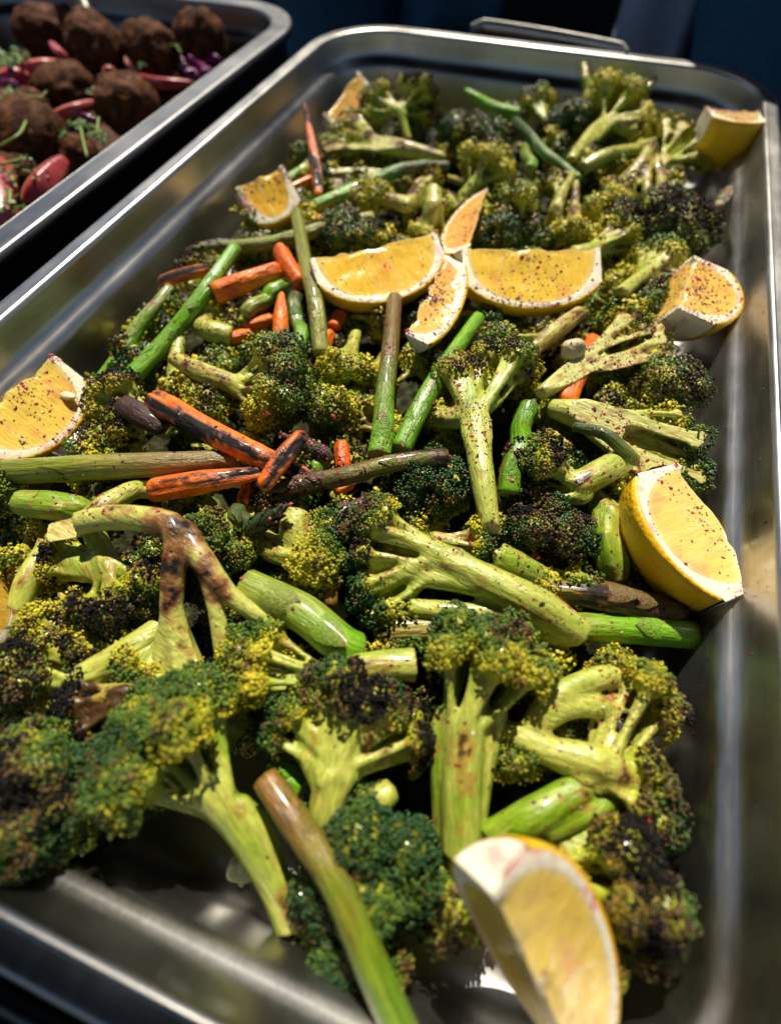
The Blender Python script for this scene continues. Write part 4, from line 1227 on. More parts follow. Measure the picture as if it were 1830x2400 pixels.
# asparagus: label, points, colours at cut end and tip end
asp = asparagus
asp('long bright green asparagus spear leaning on the left wall', [(552, 582, 40, 3.6), (470, 690, 36, 4.2), (390, 790, 31, 4.6), (300, 895, 26, 4.8)], G_BRIGHT, G_BRIGHT, char=.05, nbr=3)
asp('green asparagus spear lying on the wall side of the longest bright one', [(400, 675, 33, 3.2), (330, 770, 29, 3.8), (240, 895, 23, 4.2)], G_OLIVE * 1.1, G_BRIGHT, char=.08, nbr=3)
asp('glossy bright green asparagus spear in front of the far halved floret', [(735, 486, 31, 4.8), (830, 442, 34, 4.8), (940, 402, 35, 4.2), (1050, 388, 34, 3.2)], G_BRIGHT, G_DARK, char=.15, nbr=1)
asp('long yellow green asparagus spear running down beside the long centre lemon', [(752, 830, 30, 4.2), (732, 720, 36, 4.2), (715, 620, 38, 4), (696, 500, 36, 3.8)], G_YEL * .6, G_OLIVE, char=.25, nbr=3)
asp('pale asparagus spear lying across behind the small carrots', [(874, 512, 34, 4.2), (700, 548, 35, 4.6), (520, 580, 32, 4.2)], G_YEL * .8, G_OLIVE, char=.3, nbr=2, tip=True)
asp('green asparagus stub behind the far left lemon wedge', [(735, 372, 30, 3.4), (664, 440, 27, 3.6)], G_BRIGHT, G_BRIGHT, char=0, nbr=1)
asp('short olive asparagus piece between the carrots', [(575, 738, 32, 4.2), (665, 672, 33, 4.0)], G_OLIVE, G_BRIGHT, char=.25, nbr=1)
asp('dark green asparagus piece beside the upright small carrot', [(700, 815, 29, 4), (694, 695, 31, 4)], G_BRIGHT * .8, G_DARK, char=.1, nbr=1)
asp('asparagus spear with purple brown top leaning under the centre lemon', [(888, 1068, 34, 4.9), (908, 920, 37, 4.9), (925, 700, 36, 4.2)], G_BRIGHT, np.array([.15, .085, .018]), char=.2, nbr=2)
asp('green asparagus spear slanting under the downward pointing lemon', [(938, 1055, 33, 4.8), (1000, 930, 36, 4.8), (1060, 840, 36, 4.0), (1120, 745, 34, 3.4)], G_BRIGHT, G_BRIGHT, char=.1, nbr=3)
asp('short fat green asparagus piece beside the tall pale stalk', [(1192, 1158, 33, 4.7), (1215, 1050, 36, 5.0), (1240, 952, 34, 4.5)], G_BRIGHT, G_BRIGHT * .8, char=.12, nbr=2)
asp('thick olive asparagus spear lying below the left lemon', [(16, 1106, 37, 5.4), (200, 1092, 39, 5.6), (380, 1082, 38, 5.2), (550, 1078, 35, 4.2)], G_OLIVE, np.array([.24, .17, .05]), char=.2, nbr=3)
asp('browned charred asparagus spear with its tip across the middle', [(1046, 1070, 38, 3.8), (930, 1085, 39, 4.0), (820, 1105, 38, 4.0), (735, 1130, 36, 4.0)], G_OLIVE, np.array([.10, .06, .012]), char=.62, nbr=2, tip=True)
asp('thick bright green asparagus with pale peeled cut end in the middle', [(576, 1372, 36, 6.6), (690, 1438, 37, 6.8), (780, 1490, 35, 6.6), (840, 1522, 32, 6.2)], G_YEL * .55 + G_BRIGHT * .3, G_BRIGHT, char=.0, nbr=2, wob=.03)
asp('thick asparagus lying crosswise under the slanted broccoli stalk', [(1622, 1488, 19, 5.6), (1450, 1480, 22, 5.6), (1200, 1478, 25, 5.4), (915, 1476, 26, 5.0)], G_BRIGHT * 1.15, np.array([.28, .22, .03]), char=.1, nbr=2, wob=.03)
asp('frayed brown asparagus below the big right lemon', [(1270, 1380, 26, 4.6), (1400, 1395, 27, 5.4), (1500, 1412, 25, 5.2), (1600, 1430, 22, 4.0)], np.array([.20, .12, .02]), np.array([.10, .055, .02]), char=.5, nbr=3, frayed=.6)
asp('curved thin olive asparagus tip resting on the flat halved floret', [(1345, 1000, 38, 2.0), (1410, 1020, 40, 2.6), (1460, 1055, 39, 2.8), (1490, 1080, 37, 2.4)], G_DARK, G_OLIVE, char=.3, nbr=1)
asp('long front asparagus spear, brown above and green below', [(955, 2450, 30, 4.6), (870, 2270, 34, 4.6), (765, 2050, 37, 4.6), (690, 1920, 37, 4.5), (622, 1825, 35, 4.0)], G_BRIGHT * .45 + G_OLIVE * .35, np.array([.23, .11, .015]), char=.22, nbr=2)
asp('wilted brown asparagus stalk with a black side in the middle', [(772, 1418, 29, 3.0), (790, 1350, 31, 3.0), (815, 1275, 31, 2.6)], np.array([.30, .15, .02]), np.array([.14, .07, .012]), char=.5, nbr=1)
asp('dusky asparagus tip crusted with sumac beside the cream floret', [(560, 1195, 38, 3.4), (600, 1232, 38, 3.8)], G_DARK * 1.3, G_DARK * 1.6, char=.3, tip=True, nbr=1)
asp('purple brown asparagus tip slanting behind the sideways floret', [(770, 1255, 32, 3.4), (815, 1200, 34, 3.8)], np.array([.08, .04, .02]), G_DARK * 1.5, char=.35, tip=True, nbr=1)
asp('dark asparagus spear slanting near the far right stalks', [(1206, 285, 34, 3.6), (1275, 350, 35, 3.6), (1356, 420, 33, 3.0)], G_DARK * 1.2, G_BRIGHT * .6, char=.35, nbr=2)
asp('green cut asparagus with a slanted end at the far wall', [(1092, 214, 36, 2.6), (1150, 245, 35, 4.4), (1215, 268, 32, 4.4)], G_BRIGHT, G_BRIGHT, char=.1, nbr=1)
asp('slender asparagus tip leaning on the right wall below the far lemon', [(1635, 530, 22, 3.4), (1690, 470, 30, 3.2)], G_OLIVE, G_OLIVE, char=.1, tip=True, nbr=1)
asp('flat green asparagus piece under the dark slanting one', [(1240, 400, 28, 4.4), (1236, 340, 29, 4.4)], G_BRIGHT * .8, G_OLIVE, char=.05, nbr=0)
asp('short bright green asparagus end below the forked branches', [(1500, 485, 26, 4), (1580, 470, 24, 4.2)], G_BRIGHT, G_BRIGHT, char=.05, nbr=1)
asp('small asparagus tip sticking up beside the blackened short carrot', [(742, 1108, 26, 3.6), (746, 1060, 31, 3.8)], G_BRIGHT, G_DARK * 1.6, char=.15, tip=True, nbr=0)
asp('green asparagus stub at the foot of the far left lemon', [(660, 500, 29, 3), (690, 470, 29, 3)], G_BRIGHT, G_BRIGHT, char=.05, nbr=1)
asp('bright green asparagus end deep beside the front splayed stalk', [(640, 1800, 24, 4.4), (700, 1850, 22, 4.4)], G_BRIGHT, G_BRIGHT, char=.05, nbr=0)

# carrots
car = carrot
car('tall carrot stick with a blackened upper half at the far left', [(748, 462, 30, 3.4), (740, 390, 36, 3.4), (728, 320, 42, 2.4), (716, 246, 48, 1.5)], char=.62)
car('thin carrot strip behind the far left lemon', [(668, 445, 29, 2.2), (742, 412, 30, 2.0)], char=.1)
car('charred carrot stick at the left wall by the spears', [(378, 662, 34, 3.2), (430, 645, 35, 3.4), (490, 630, 34, 3.0)], char=.6)
car('thick stubby carrot behind the paired asparagus', [(502, 690, 36, 5.4), (580, 660, 37, 5.4), (655, 632, 36, 4.6)], char=.22)
car('short carrot stub pointing down beside the pale spear', [(655, 586, 38, 4.6), (680, 630, 37, 4.8), (706, 668, 35, 4.4)], char=.22)
car('small pointed carrot tip standing upright', [(658, 800, 30, 4.2), (658, 745, 34, 3.8), (660, 688, 37, 1.6)], char=.18)
car('carrot sliver under the rounded broccoli stump', [(540, 795, 26, 3), (590, 780, 26, 3)], char=.3)
car('carrot sliver beside the olive asparagus piece', [(575, 765, 28, 3), (640, 748, 28, 3)], char=.2)
car('long carrot baton striped black with char', [(356, 935, 40, 5.4), (480, 1005, 41, 5.4), (600, 1065, 40, 4.8), (730, 1118, 34, 2.8)], char=.62, flat=.8, stripe=.30)
car('bright carrot baton lying flat below the black striped one', [(352, 1150, 38, 4.8), (480, 1128, 39, 4.8), (612, 1106, 37, 2.6)], char=.48, flat=.85, stripe=.14)
car('short carrot baton blackened along one side', [(616, 1142, 42, 3.2), (660, 1080, 43, 4.4), (708, 1020, 42, 3.2)], char=.66, stripe=.2)
car('burnt black carrot chunk resting by the left lemon', [(285, 945, 38, 4.6), (335, 975, 38, 5.4), (388, 1005, 36, 4.0)], black=True, flat=.7)
car('carrot baton lying under the halved yellow floret stalk', [(1392, 800, 31, 4.8), (1355, 870, 33, 5.0), (1325, 950, 32, 4.4)], char=.12)
car('carrot end hidden beside the slanting green asparagus', [(1090, 850, 30, 3.6), (1115, 810, 28, 3.6)], char=.2)
car('small carrot end at the foot of the pale long spear', [(750, 830, 27, 3.4), (775, 780, 28, 3.4)], char=.15)
car('carrot bit in the dark gap beside the charred spear', [(800, 1040, 28, 3.2), (806, 1100, 28, 3)], char=.25)
car('carrot bit below the charred spear', [(785, 1150, 26, 3), (825, 1130, 26, 3)], char=.3)
car('carrot strip under the bright flat baton', [(570, 1180, 28, 3.2), (590, 1120, 30, 3)], char=.2)
car('carrot bit under the browned asparagus by the purple lemon side', [(780, 770, 27, 3.4), (800, 735, 28, 3.2)], char=.35)
car('carrot bit in the heap behind the pale crossing spear', [(735, 520, 28, 2.6), (790, 500, 29, 2.4)], char=.1)

# lemon wedges
lemon('lemon wedge leaning in the far left corner of the pan', (757, 268, 30), (838, 166, 43), (872, 262), R=24, alpha=60, trim=.86, root_pick='lo', flesh_col=(0.84, 0.47, 0.130), zq=25)
lemon('lemon wedge with a thick white end leaning on the left wall', (552, 440, 40), (662, 386, 46), (642, 528), R=26, alpha=105, trim=.62, flesh_col=(0.85, 0.49, 0.050), zq=27)
lemon('orange lemon wedge pointing away behind the centre pair', (1143, 440, 40), (1102, 575, 46), (1045, 520), R=22, alpha=50, trim=.92, flesh_col=(0.87, 0.43, 0.100))
lemon('long lemon wedge lying left of centre with a full flesh face', (726, 606, 47), (1022, 542, 49), (885, 714), R=26, alpha=55, trim=.90, zq=36, flesh_col=(0.89, 0.55, 0.060))
lemon('wide lemon wedge right of centre with a glossy flesh face', (1083, 578, 48), (1406, 580, 47), (1238, 727), R=26, alpha=55, trim=.84, zq=34, flesh_col=(0.89, 0.58, 0.070))
lemon('slim lemon wedge pointing down between the two centre wedges', (1040, 596, 50), (950, 782, 44), (1072, 735), R=22, alpha=46, trim=.80, zq=42, flesh_col=(0.87, 0.51, 0.110))
lemon('lemon wedge with a pink stained face against the right wall', (1625, 598, 44), (1588, 722, 40), (1752, 668), R=26, alpha=105, trim=.80, flesh_col=(0.85, 0.51, 0.100), zq=38)
lemon('large lemon wedge with bright yellow rind and sumac on the right', (1588, 1085, 38), (1795, 1368, 32), (1522, 1250), R=27, alpha=100, trim=.78, flesh_col=(0.81, 0.57, 0.150), zq=43)
lemon('lemon wedge with a juicy glistening face at the left wall', (125, 830, 40), (-110, 1015, 40), (128, 1055), R=27, alpha=70, trim=.85, zq=24, flesh_col=(0.85, 0.60, 0.100), seed_at=(160, 928, 31.5))
lemon('big blurred lemon wedge standing ridge up at the front', (1150, 2095, 70), (1385, 2560, 32), (1440, 2290), R=28, alpha=84, trim=.88, flesh_col=(0.85, 0.57, 0.080), zq=36)
lemon('lemon wedge cropped by the left edge beside the pale stalk', (-70, 1225, 44), (-80, 1490, 44), (38, 1365), R=25, alpha=65, trim=.88, flesh_col=(0.89, 0.53, 0.060))
lemon('yellow lemon quarter with rind turned out at the far right', (1652, 250, 46), (1780, 260, 46), (1708, 284), R=28, alpha=112, trim=.74, flesh_col=(0.85, 0.63, 0.230), zq=51)

# small loose pieces
def chunk(name, label, cat, px, py, z, dims, color, seed, group=None, parent=None):
    v, f = ICO[2]
    rg = np.random.default_rng(seed)
    c = P(px, py, z)
    q, _ = np.linalg.qr(rg.normal(size=(3, 3)))
    w = np.sign(v) * np.abs(v) ** 0.7
    V = (w * (1 + 0.5 * (noise(v * 1.6 + seed, 1, seed) - .5))[:, None] * dims) @ q + c
    cc = np.asarray(color) * (0.7 + 0.6 * noise(V, 0.5, seed))[:, None]
    o = link(name, make_mesh(name, V - c, [f], cc), None, MAT_CHUNK, c)
    tag(o, label, cat, group)
    HEIGHT.append((V, v, 0.8))
    return o
chunk('garlic_piece', 'pale roasted garlic piece sitting on the carrot under the halved floret', 'garlic', 1343, 820, 40, (5.5, 4.5, 4), (.55, .45, .26), 3)
chunk('garlic_piece', 'pale garlic crumb lying on the bare pan floor by the front asparagus', 'garlic', 563, 2075, 1.6, (1.6, 1.2, 1.0), (.7, .62, .45), 4)
chunk('garlic_piece', 'white garlic crumb on the pan floor in front of the scorched head', 'garlic', 1522, 2360, 1.6, (2.0, 1.4, 1.2), (.75, .72, .55), 5)
chunk('onion_piece', 'translucent pale onion slice on the floor beside the front stalk', 'onion', 590, 2030, 8, (1.2, 4, 9), (.45, .52, .34), 6)
# ------------------------------------------------------------------ sumac, droplets
def upper_points():
    pts = np.vstack([p for p, n, w in HEIGHT])
    nor = np.vstack([n for p, n, w in HEIGHT])
    wt = np.concatenate([np.full(len(p), w) for p, n, w in HEIGHT])
    ij = np.floor(pts[:, :2] / 1.0).astype(int)
    ij -= ij.min(0)
    key = ij[:, 0] * 5000 + ij[:, 1]
    top = {}
    order = np.argsort(pts[:, 2])
    hm = np.full(key.max() + 1, -1e9)
    np.maximum.at(hm, key, pts[:, 2])
    ok = (pts[:, 2] > hm[key] - 1.2) & (nor[:, 2] > 0.1) & (np.abs(pts[:, 0]) < 150)
    return pts[ok], nor[ok], wt[ok]
UPT, UNR, UWT = upper_points()
def flakes(name, label, cat, pos, nor, size, cols, seed):
    rg = np.random.default_rng(seed)
    n = len(pos)
    th = np.arange(6) * math.pi / 3
    rad = rg.uniform(0.45, 1.15, (n, 6))
    asp_ = rg.uniform(0.55, 1.0, n)
    nr = nor + rg.normal(size=nor.shape) * 0.22
    nr /= np.linalg.norm(nr, axis=1)[:, None]
    t1 = np.cross(nr, rg.normal(size=(n, 3)))
    t1 /= np.linalg.norm(t1, axis=1)[:, None]
    t2 = np.cross(nr, t1)
    r = size[:, None] * rad
    ring = pos[:, None] + (r * np.cos(th))[..., None] * t1[:, None] + (r * np.sin(th) * asp_[:, None])[..., None] * t2[:, None] + nr[:, None] * 0.12
    topv = (pos + nr * (0.26 + size * 0.14)[:, None])[:, None]
    bot = (pos - nr * 0.15)[:, None]
    V = np.concatenate([ring - nr[:, None] * 0.06, topv], 1)
    k = np.arange(6)
    f = np.stack([k, (k + 1) % 6, np.full(6, 6)], -1)
    F = (f[None] + (np.arange(n) * 7)[:, None, None]).reshape(-1, 3)
    o = link(name, make_mesh(name, V.reshape(-1, 3), [F], np.repeat(cols, 7, 0), smooth=False), None, MAT_FLAKE)
    kind(o, 'stuff')
    tag(o, label, cat)
rgs = np.random.default_rng(77)
# uneven dusting: heavier in the middle of the heap and on the right
dens = fbm(UPT, 0.018, 5) * fbm(UPT, 0.06, 8)
front = 1 - 0.75 * sstep(-120, -200, UPT[:, 1])
wgt = UWT * np.clip(dens * 9 - 1.6, 0.15, 4.0) * front * np.clip(UNR[:, 2], 0.2, 1)
area = 1.0 / np.maximum(1, 1)
idx = rgs.choice(len(UPT), 12500, replace=False, p=wgt / wgt.sum())
ps, ns = UPT[idx], UNR[idx]
wall = []
for _ in range(90):                          # specks stuck on the right wall and the ledge
    y = rgs.uniform(-190, 120)
    z = rgs.uniform(12, 47)
    x = np.interp(z, [11, 16, 24, 32, 33.5, 42, 47], [139, 140, 141.5, 143.5, 148.4, 149.3, 149.8]) - 0.1
    wall.append((x, y, z))
wall = np.array(wall)
ps = np.vstack([ps, wall]); ns = np.vstack([ns, np.tile([-1, 0, 0.2], (len(wall), 1))])
fl_ = np.column_stack([rgs.uniform(-70, 120, 60), rgs.uniform(-238, -200, 60), np.full(60, 0.2)])
ps = np.vstack([ps, fl_]); ns = np.vstack([ns, np.tile([0, 0, 1.0], (60, 1))])
n = len(ps)
sz = np.clip(rgs.lognormal(-0.92, 0.55, n), 0.16, 1.35)
sz *= np.clip(((ps - CAM) @ FW) / 200, 0.55, 1.0)
tone = rgs.random(n)
cols = mix([0.10, 0.007, 0.012], [0.50, 0.025, 0.05], tone ** 1.5)
cols = mix(cols, [0.02, 0.012, 0.010], (rgs.random(n) < 0.12).astype(float))
flakes('sumac_flakes', 'dark red sumac flakes sprinkled over the vegetables and pan', 'spice', ps, ns, sz, cols, 4)
# garlic and salt crumbs
idx = rgs.choice(len(UPT), 160, replace=False, p=wgt / wgt.sum())
cc = mix([0.55, 0.46, 0.28], [0.75, 0.7, 0.55], rgs.random(160))
flakes('garlic_crumbs', 'tiny pale garlic crumbs sprinkled over the vegetables', 'garlic', UPT[idx], UNR[idx], rgs.uniform(0.3, 0.8, 160), cc, 9)
# condensation on the left wall
mdrop, t_, b_ = material('water')
b_.inputs['Base Color'].default_value = (1, 1, 1, 1)
b_.inputs['Roughness'].default_value = 0.02
b_.inputs['Transmission Weight'].default_value = 1.0
b_.inputs['IOR'].default_value = 1.33
dv = []
v, f = ICO[1]
for _ in range(70):
    y = rgs.uniform(-120, 160)
    z = rgs.uniform(35, 46)
    x = -np.interp(z, [33.5, 42, 47], [148.4, 149.3, 149.8])
    s = rgs.uniform(0.3, 0.9)
    dv.append((np.array([x, y, z]) + v * [0.5 * s, 0.8 * s, s], [f]))
for _ in range(60):
    y = rgs.uniform(-150, 60)
    z = rgs.uniform(36, 46)
    x = np.interp(z, [33.5, 42, 47], [148.4, 149.3, 149.8])
    s = rgs.uniform(0.2, 0.5)
    dv.append((np.array([x, y, z]) + v * [0.5 * s, 0.8 * s, s], [f]))
V, F = join(dv)
o = kind(link('water_droplets', make_mesh('water_droplets', V, F), None, mdrop), 'stuff')
tag(o, 'clear droplets of condensation on the inner steel walls', 'water')

# ------------------------------------------------------------------ the falafel pan
def falafel(label, px, py, z, rpx, seed, squash=0.85):
    c = P(px, py, z)
    r = mm(rpx, c)
    v, f = ICO[3]
    d = fbm(v * 2 + seed, 1.2, seed, 4) - .5
    d2 = fbm(v * 9 + seed, 1.0, seed + 4, 3) - .5
    crack = sstep(0.06, 0.0, np.abs(fbm(v * 1.5 + seed * 3, 1.6, seed + 9) - .5))
    V = v * (r * (1 + 0.42 * d + 0.16 * d2 - 0.08 * crack))[:, None] * [1, 1, squash]
    base = np.array([c[0], c[1], c[2] - r * squash])
    n_ = fbm(V, 0.25, seed + 2, 4)
    cc = mix([0.040, 0.013, 0.005], [0.115, 0.038, 0.011], sstep(0.35, 0.7, n_))
    cc = mix(cc, [0.22, 0.09, 0.035], sstep(0.66, 0.78, fbm(V, 0.6, seed + 7)) * .7)
    root = link('falafel_ball', make_mesh('falafel_ball', V + c - base, [f], cc), None, MAT_FALAFEL, base)
    tag(root, label, 'falafel', 'falafel in the second pan')
fa = falafel
fa('round dark falafel nearest the steel rim above the green parsley tuft', 300, 245, 32, 74, 1)
fa('smooth oval falafel between two strips of turnip', 152, 205, 30, 68, 2, .7)
fa('falafel standing upright behind the oval one', 222, 110, 36, 66, 3, 1.0)
fa('squarish falafel in the back row beside the upright one', 350, 115, 34, 64, 4, .9)
fa('tall brown falafel in the back row by the purple cabbage', 474, 92, 36, 58, 5, 1.0)
fa('large crumbly falafel under a curved parsley stem', 62, 315, 28, 88, 6, .75)
fa('small broken falafel behind the large crumbly one', 85, 250, 26, 42, 7)
fa('shadowed falafel at the back left of the second pan', 105, 75, 26, 62, 8)
fa('falafel half hidden under the widest turnip strip', 45, 410, 16, 60, 9)
fa('falafel low in the gap below the parsley tuft', 185, 365, 16, 50, 10)
fa('falafel at the back half covered by the serving spoon', 165, 60, 22, 50, 11)
fa('falafel low under the pointed turnip by the steel rim', 380, 190, 14, 56, 12)
def strip(label, pts, w, seed, col0=(0.30, 0.022, 0.032), col1=(0.42, 0.085, 0.085)):
    pp = np.array([P(x, y, z) for x, y, z in pts])
    c, T, N, B, u = frame_path(pp, 18)
    tocam = CAM - c.mean(0)
    V = []
    prof = np.sin(np.clip(u, 0.02, 0.98) * math.pi) ** 0.32
    for i in range(len(c)):
        side = nrm(np.cross(T[i], tocam))
        up = nrm(np.cross(side, T[i]))
        for a, b in ((-1, -.5), (-.55, .35), (0, .5), (.55, .35), (1, -.5), (.0, -.7)):
            V.append(c[i] + side * a * w * 0.72 * prof[i] + up * b * 1.1)
    V = np.array(V)
    m = 6
    F = [(i * m + k, i * m + (k + 1) % m, (i + 1) * m + (k + 1) % m, (i + 1) * m + k) for i in range(len(c) - 1) for k in range(m)]
    base = np.array([pp[0][0], pp[0][1], max(0, V[:, 2].min())])
    n_ = fbm(V, 0.08, seed)
    e_ = np.tile(np.array([1, .4, 0, .4, 1, 0]), len(c))
    cc = mix(col0, col1, np.clip(sstep(0.35, 0.7, n_) * .7 + e_ * .25, 0, 1))
    Fq = [np.array(F)]
    Fc = [np.array([[k for k in range(m)][::-1], [(len(c) - 1) * m + k for k in range(m)]])]
    o = link('turnip_strip', make_mesh('turnip_strip', V - base, Fq + Fc, cc), None, MAT_TURNIP, base)
    tag(o, label, 'pickled turnip', 'pink turnip strips')
ts = strip
ts('pink turnip strip lying flat in front of the rim falafel', [(118, 275, 32), (175, 258, 36), (232, 240, 34)], 5.5, 1)
ts('broad pink turnip strip leaning on the rim below the parsley', [(60, 480, 24), (105, 430, 30), (155, 372, 32)], 10, 2)
ts('deep pink turnip strip at the left edge of the second pan', [(5, 365, 28), (15, 420, 30), (10, 500, 26)], 9, 3)
ts('pink turnip strip behind the round rim falafel running to the rim', [(320, 178, 26), (380, 195, 30), (450, 195, 28)], 5, 4)
ts('pale pointed turnip strip standing between two falafel', [(320, 172, 26), (304, 152, 32), (295, 128, 36)], 4, 5, (0.72, 0.24, 0.22), (0.78, 0.36, 0.30))
ts('short pink turnip strip beside the pale pointed one', [(245, 182, 28), (256, 165, 32), (275, 178, 28)], 4.5, 6)
ts('pink turnip strip leaning on the upright falafel', [(160, 140, 30), (135, 118, 36), (118, 98, 38)], 4.5, 7, (0.45, 0.05, 0.08), (0.6, 0.14, 0.16))
ts('long pink turnip strip behind the oval falafel', [(165, 155, 26), (105, 152, 32), (40, 160, 30)], 5.5, 8, (0.5, 0.06, 0.09), (0.66, 0.2, 0.2))
ts('dark red turnip strip at the left behind the oval falafel', [(80, 190, 24), (35, 180, 30), (-20, 195, 28)], 8, 9, (0.34, 0.02, 0.05), (0.5, 0.07, 0.1))
ts('small pink turnip strip beside the parsley stalk', [(148, 340, 22), (170, 330, 26), (192, 320, 24)], 5, 10)
ts('pink turnip strip in the front corner of the second pan', [(-10, 520, 18), (20, 510, 22), (50, 500, 20)], 7, 11)
def parsley(label, px, py, z, size, seed, stem_to=None, n=22, pale=0.0):
    rg = np.random.default_rng(seed)
    c = P(px, py, z)
    root = thing('parsley_sprig', label, 'parsley', (c[0], c[1], c[2] - 3), 'parsley in the second pan')
    base = np.array([c[0], c[1], c[2] - 3])
    parts = []
    r = mm(size, c)
    for k in range(n):
        o = c + rg.normal(size=3) * [r * .45, r * .45, r * .22]
        d = nrm(rg.normal(size=3) * [1, 1, .45] + [0, 0, .25])
        s_ = nrm(np.cross(d, [0, 0, 1.0]) + 1e-3)
        up = np.cross(s_, d)
        L = r * rg.uniform(.3, .5)
        out = [(0, 0), (.35, .28), (.45, .18), (.7, .34), (.75, .16), (1, 0), (.75, -.16), (.7, -.34), (.45, -.18), (.35, -.28)]
        top = np.array([o + d * a * L + s_ * b * L * 1.25 + up * (0.25 * L * (b * b * 4 - a * a * .5)) for a, b in out])
        V = np.vstack([top, top - up * 0.25])
        F = [tuple(range(10)), tuple(range(19, 9, -1))]
        parts.append((V, [np.array(F)]))
    V, F = join(parts)
    cc = mix([0.05, 0.13, 0.015], [0.12, 0.24, 0.03], noise(V, .4, seed))
    cc = mix(cc, [0.35, 0.42, 0.2], np.full(len(V), pale))
    link('leaves', make_mesh('leaves', V - base, F, cc, smooth=False), root, MAT_LEAF)
    if stem_to:
        pts = [c] + [P(*q) for q in stem_to]
        V, F = tube(pts, [0.9, 0.8], 12, 6)
        link('stalk', make_mesh('stalk', V - base, F, np.tile([0.22, 0.30, 0.06], (len(V), 1))), root, MAT_LEAF)
pa = parsley
pa('bushy parsley tuft beside the rim of the second pan', 228, 315, 30, 26, 1, [(232, 275, 33)], 34)
pa('parsley sprig with a bent stalk running to the rim', 188, 290, 31, 24, 2, [(196, 330, 30), (205, 368, 27)], 30)
pa('pale parsley leaf lying on the broad turnip strip', 98, 408, 33, 20, 3, [(55, 400, 34)], 12, .4)
pa('parsley leaf on the crumbly falafel', 62, 372, 40, 18, 4, [(0, 385, 40)], 12, .2)
pa('parsley at the front corner of the second pan', 25, 480, 28, 32, 5, [(25, 445, 30)], 26)
pa('parsley bunch at the left edge behind the turnip', 30, 140, 36, 40, 6, None, 40)
pa('parsley bits between oval and crumbly falafel', 45, 225, 36, 30, 7, [(95, 228, 36)], 26)
pa('thin parsley stalk in front of the tall back falafel', 412, 105, 38, 14, 8, [(425, 125, 34)], 8)
pa('parsley stalk standing behind the squarish falafel', 284, 95, 38, 14, 9, [(310, 45, 46)], 8)
pa('curved pale parsley stem lying over the crumbly falafel', 62, 285, 40, 8, 10, [(45, 315, 43), (0, 342, 40)], 3)
pa('short pale parsley stem beside the broken falafel', 95, 232, 38, 5, 11, [(110, 215, 40)], 3)
pa('parsley leaves over the deep pink strip', 20, 400, 34, 26, 12, [(40, 440, 30)], 22)
pa('parsley leaves in the gap behind the small turnip strip', 150, 310, 30, 22, 13, None, 20)
pa('parsley leaves beside the pointed turnip strip', 330, 150, 36, 16, 14, None, 12)
pa('parsley leaves between oval falafel and the rim falafel', 225, 215, 34, 18, 15, [(240, 200, 34)], 14)
rgc = np.random.default_rng(3)
for k, (px, py) in enumerate([(440, 165), (470, 160), (500, 148), (455, 180), (485, 170), (215, 285), (30, 205)]):
    c = P(px, py, 28 if k < 5 else 30)
    pts = [c + [a * 7, rgc.normal() * 3, abs(rgc.normal()) * 2] for a in (-1, -.3, .4, 1)]
    V, F = tube(pts, [1.2, 1.6, 1.0], 14, 8, flat=2.2)
    o = link('cabbage_shred', make_mesh('cabbage_shred', V - c, F, np.tile([0.16, 0.012, 0.11], (len(V), 1))), None, MAT_TURNIP, c)
    tag(o, 'purple red cabbage shred lying among the falafel', 'cabbage', 'cabbage shreds')
# serving spoon standing in the back of the falafel pan
MAT_SPOON = plain('dark_utensil', (0.03, 0.026, 0.014), rough=.35)
s0, s1 = P(212, 62, 42), P(160, -90, 70)
sp_root = thing('serving_spoon', 'dark serving spoon sticking out of the falafel at the back', 'spoon', (s0[0], s0[1], 4))
d = nrm(s1 - s0)
V, F = tube([s0 - d * 12, s0 + d * 40, s0 + d * 150], [7, 6, 7], 16, 12, flat=.5)
link('handle', make_mesh('handle', V - [s0[0], s0[1], 4], F), sp_root, MAT_SPOON)
v, f = ICO[3]
bowl = v * [24, 32, 9]
bowl[:, 2] = np.where(bowl[:, 2] > 0, -bowl[:, 2] * .6, bowl[:, 2])
link('bowl', make_mesh('bowl', bowl + (s0 - d * 34) - [s0[0], s0[1], 4], [f]), sp_root, MAT_SPOON)
# the bed of crumbs and shreds under the falafel
n_ = 46
gx, gy = np.meshgrid(np.linspace(LX - 122, LX + 122, n_), np.linspace(-236, 240, n_), indexing='ij')
V = np.column_stack([gx.ravel(), gy.ravel(), np.zeros(n_ * n_)])
V[:, 2] = 4 + 10 * fbm(V, 0.05, 4, 4)
k = np.arange(n_ - 1)
Q = np.concatenate([np.stack([i * n_ + k, (i + 1) * n_ + k, (i + 1) * n_ + k + 1, i * n_ + k + 1], -1) for i in range(n_ - 1)])
cc = mix([0.05, 0.02, 0.012], [0.10, 0.05, 0.02], noise(V, .2, 2))
o = kind(link('falafel_crumbs', make_mesh('falafel_crumbs', V, [Q], cc), None, MAT_FALAFEL), 'stuff')
tag(o, 'brown crumbs covering the bottom of the falafel pan', 'crumbs')

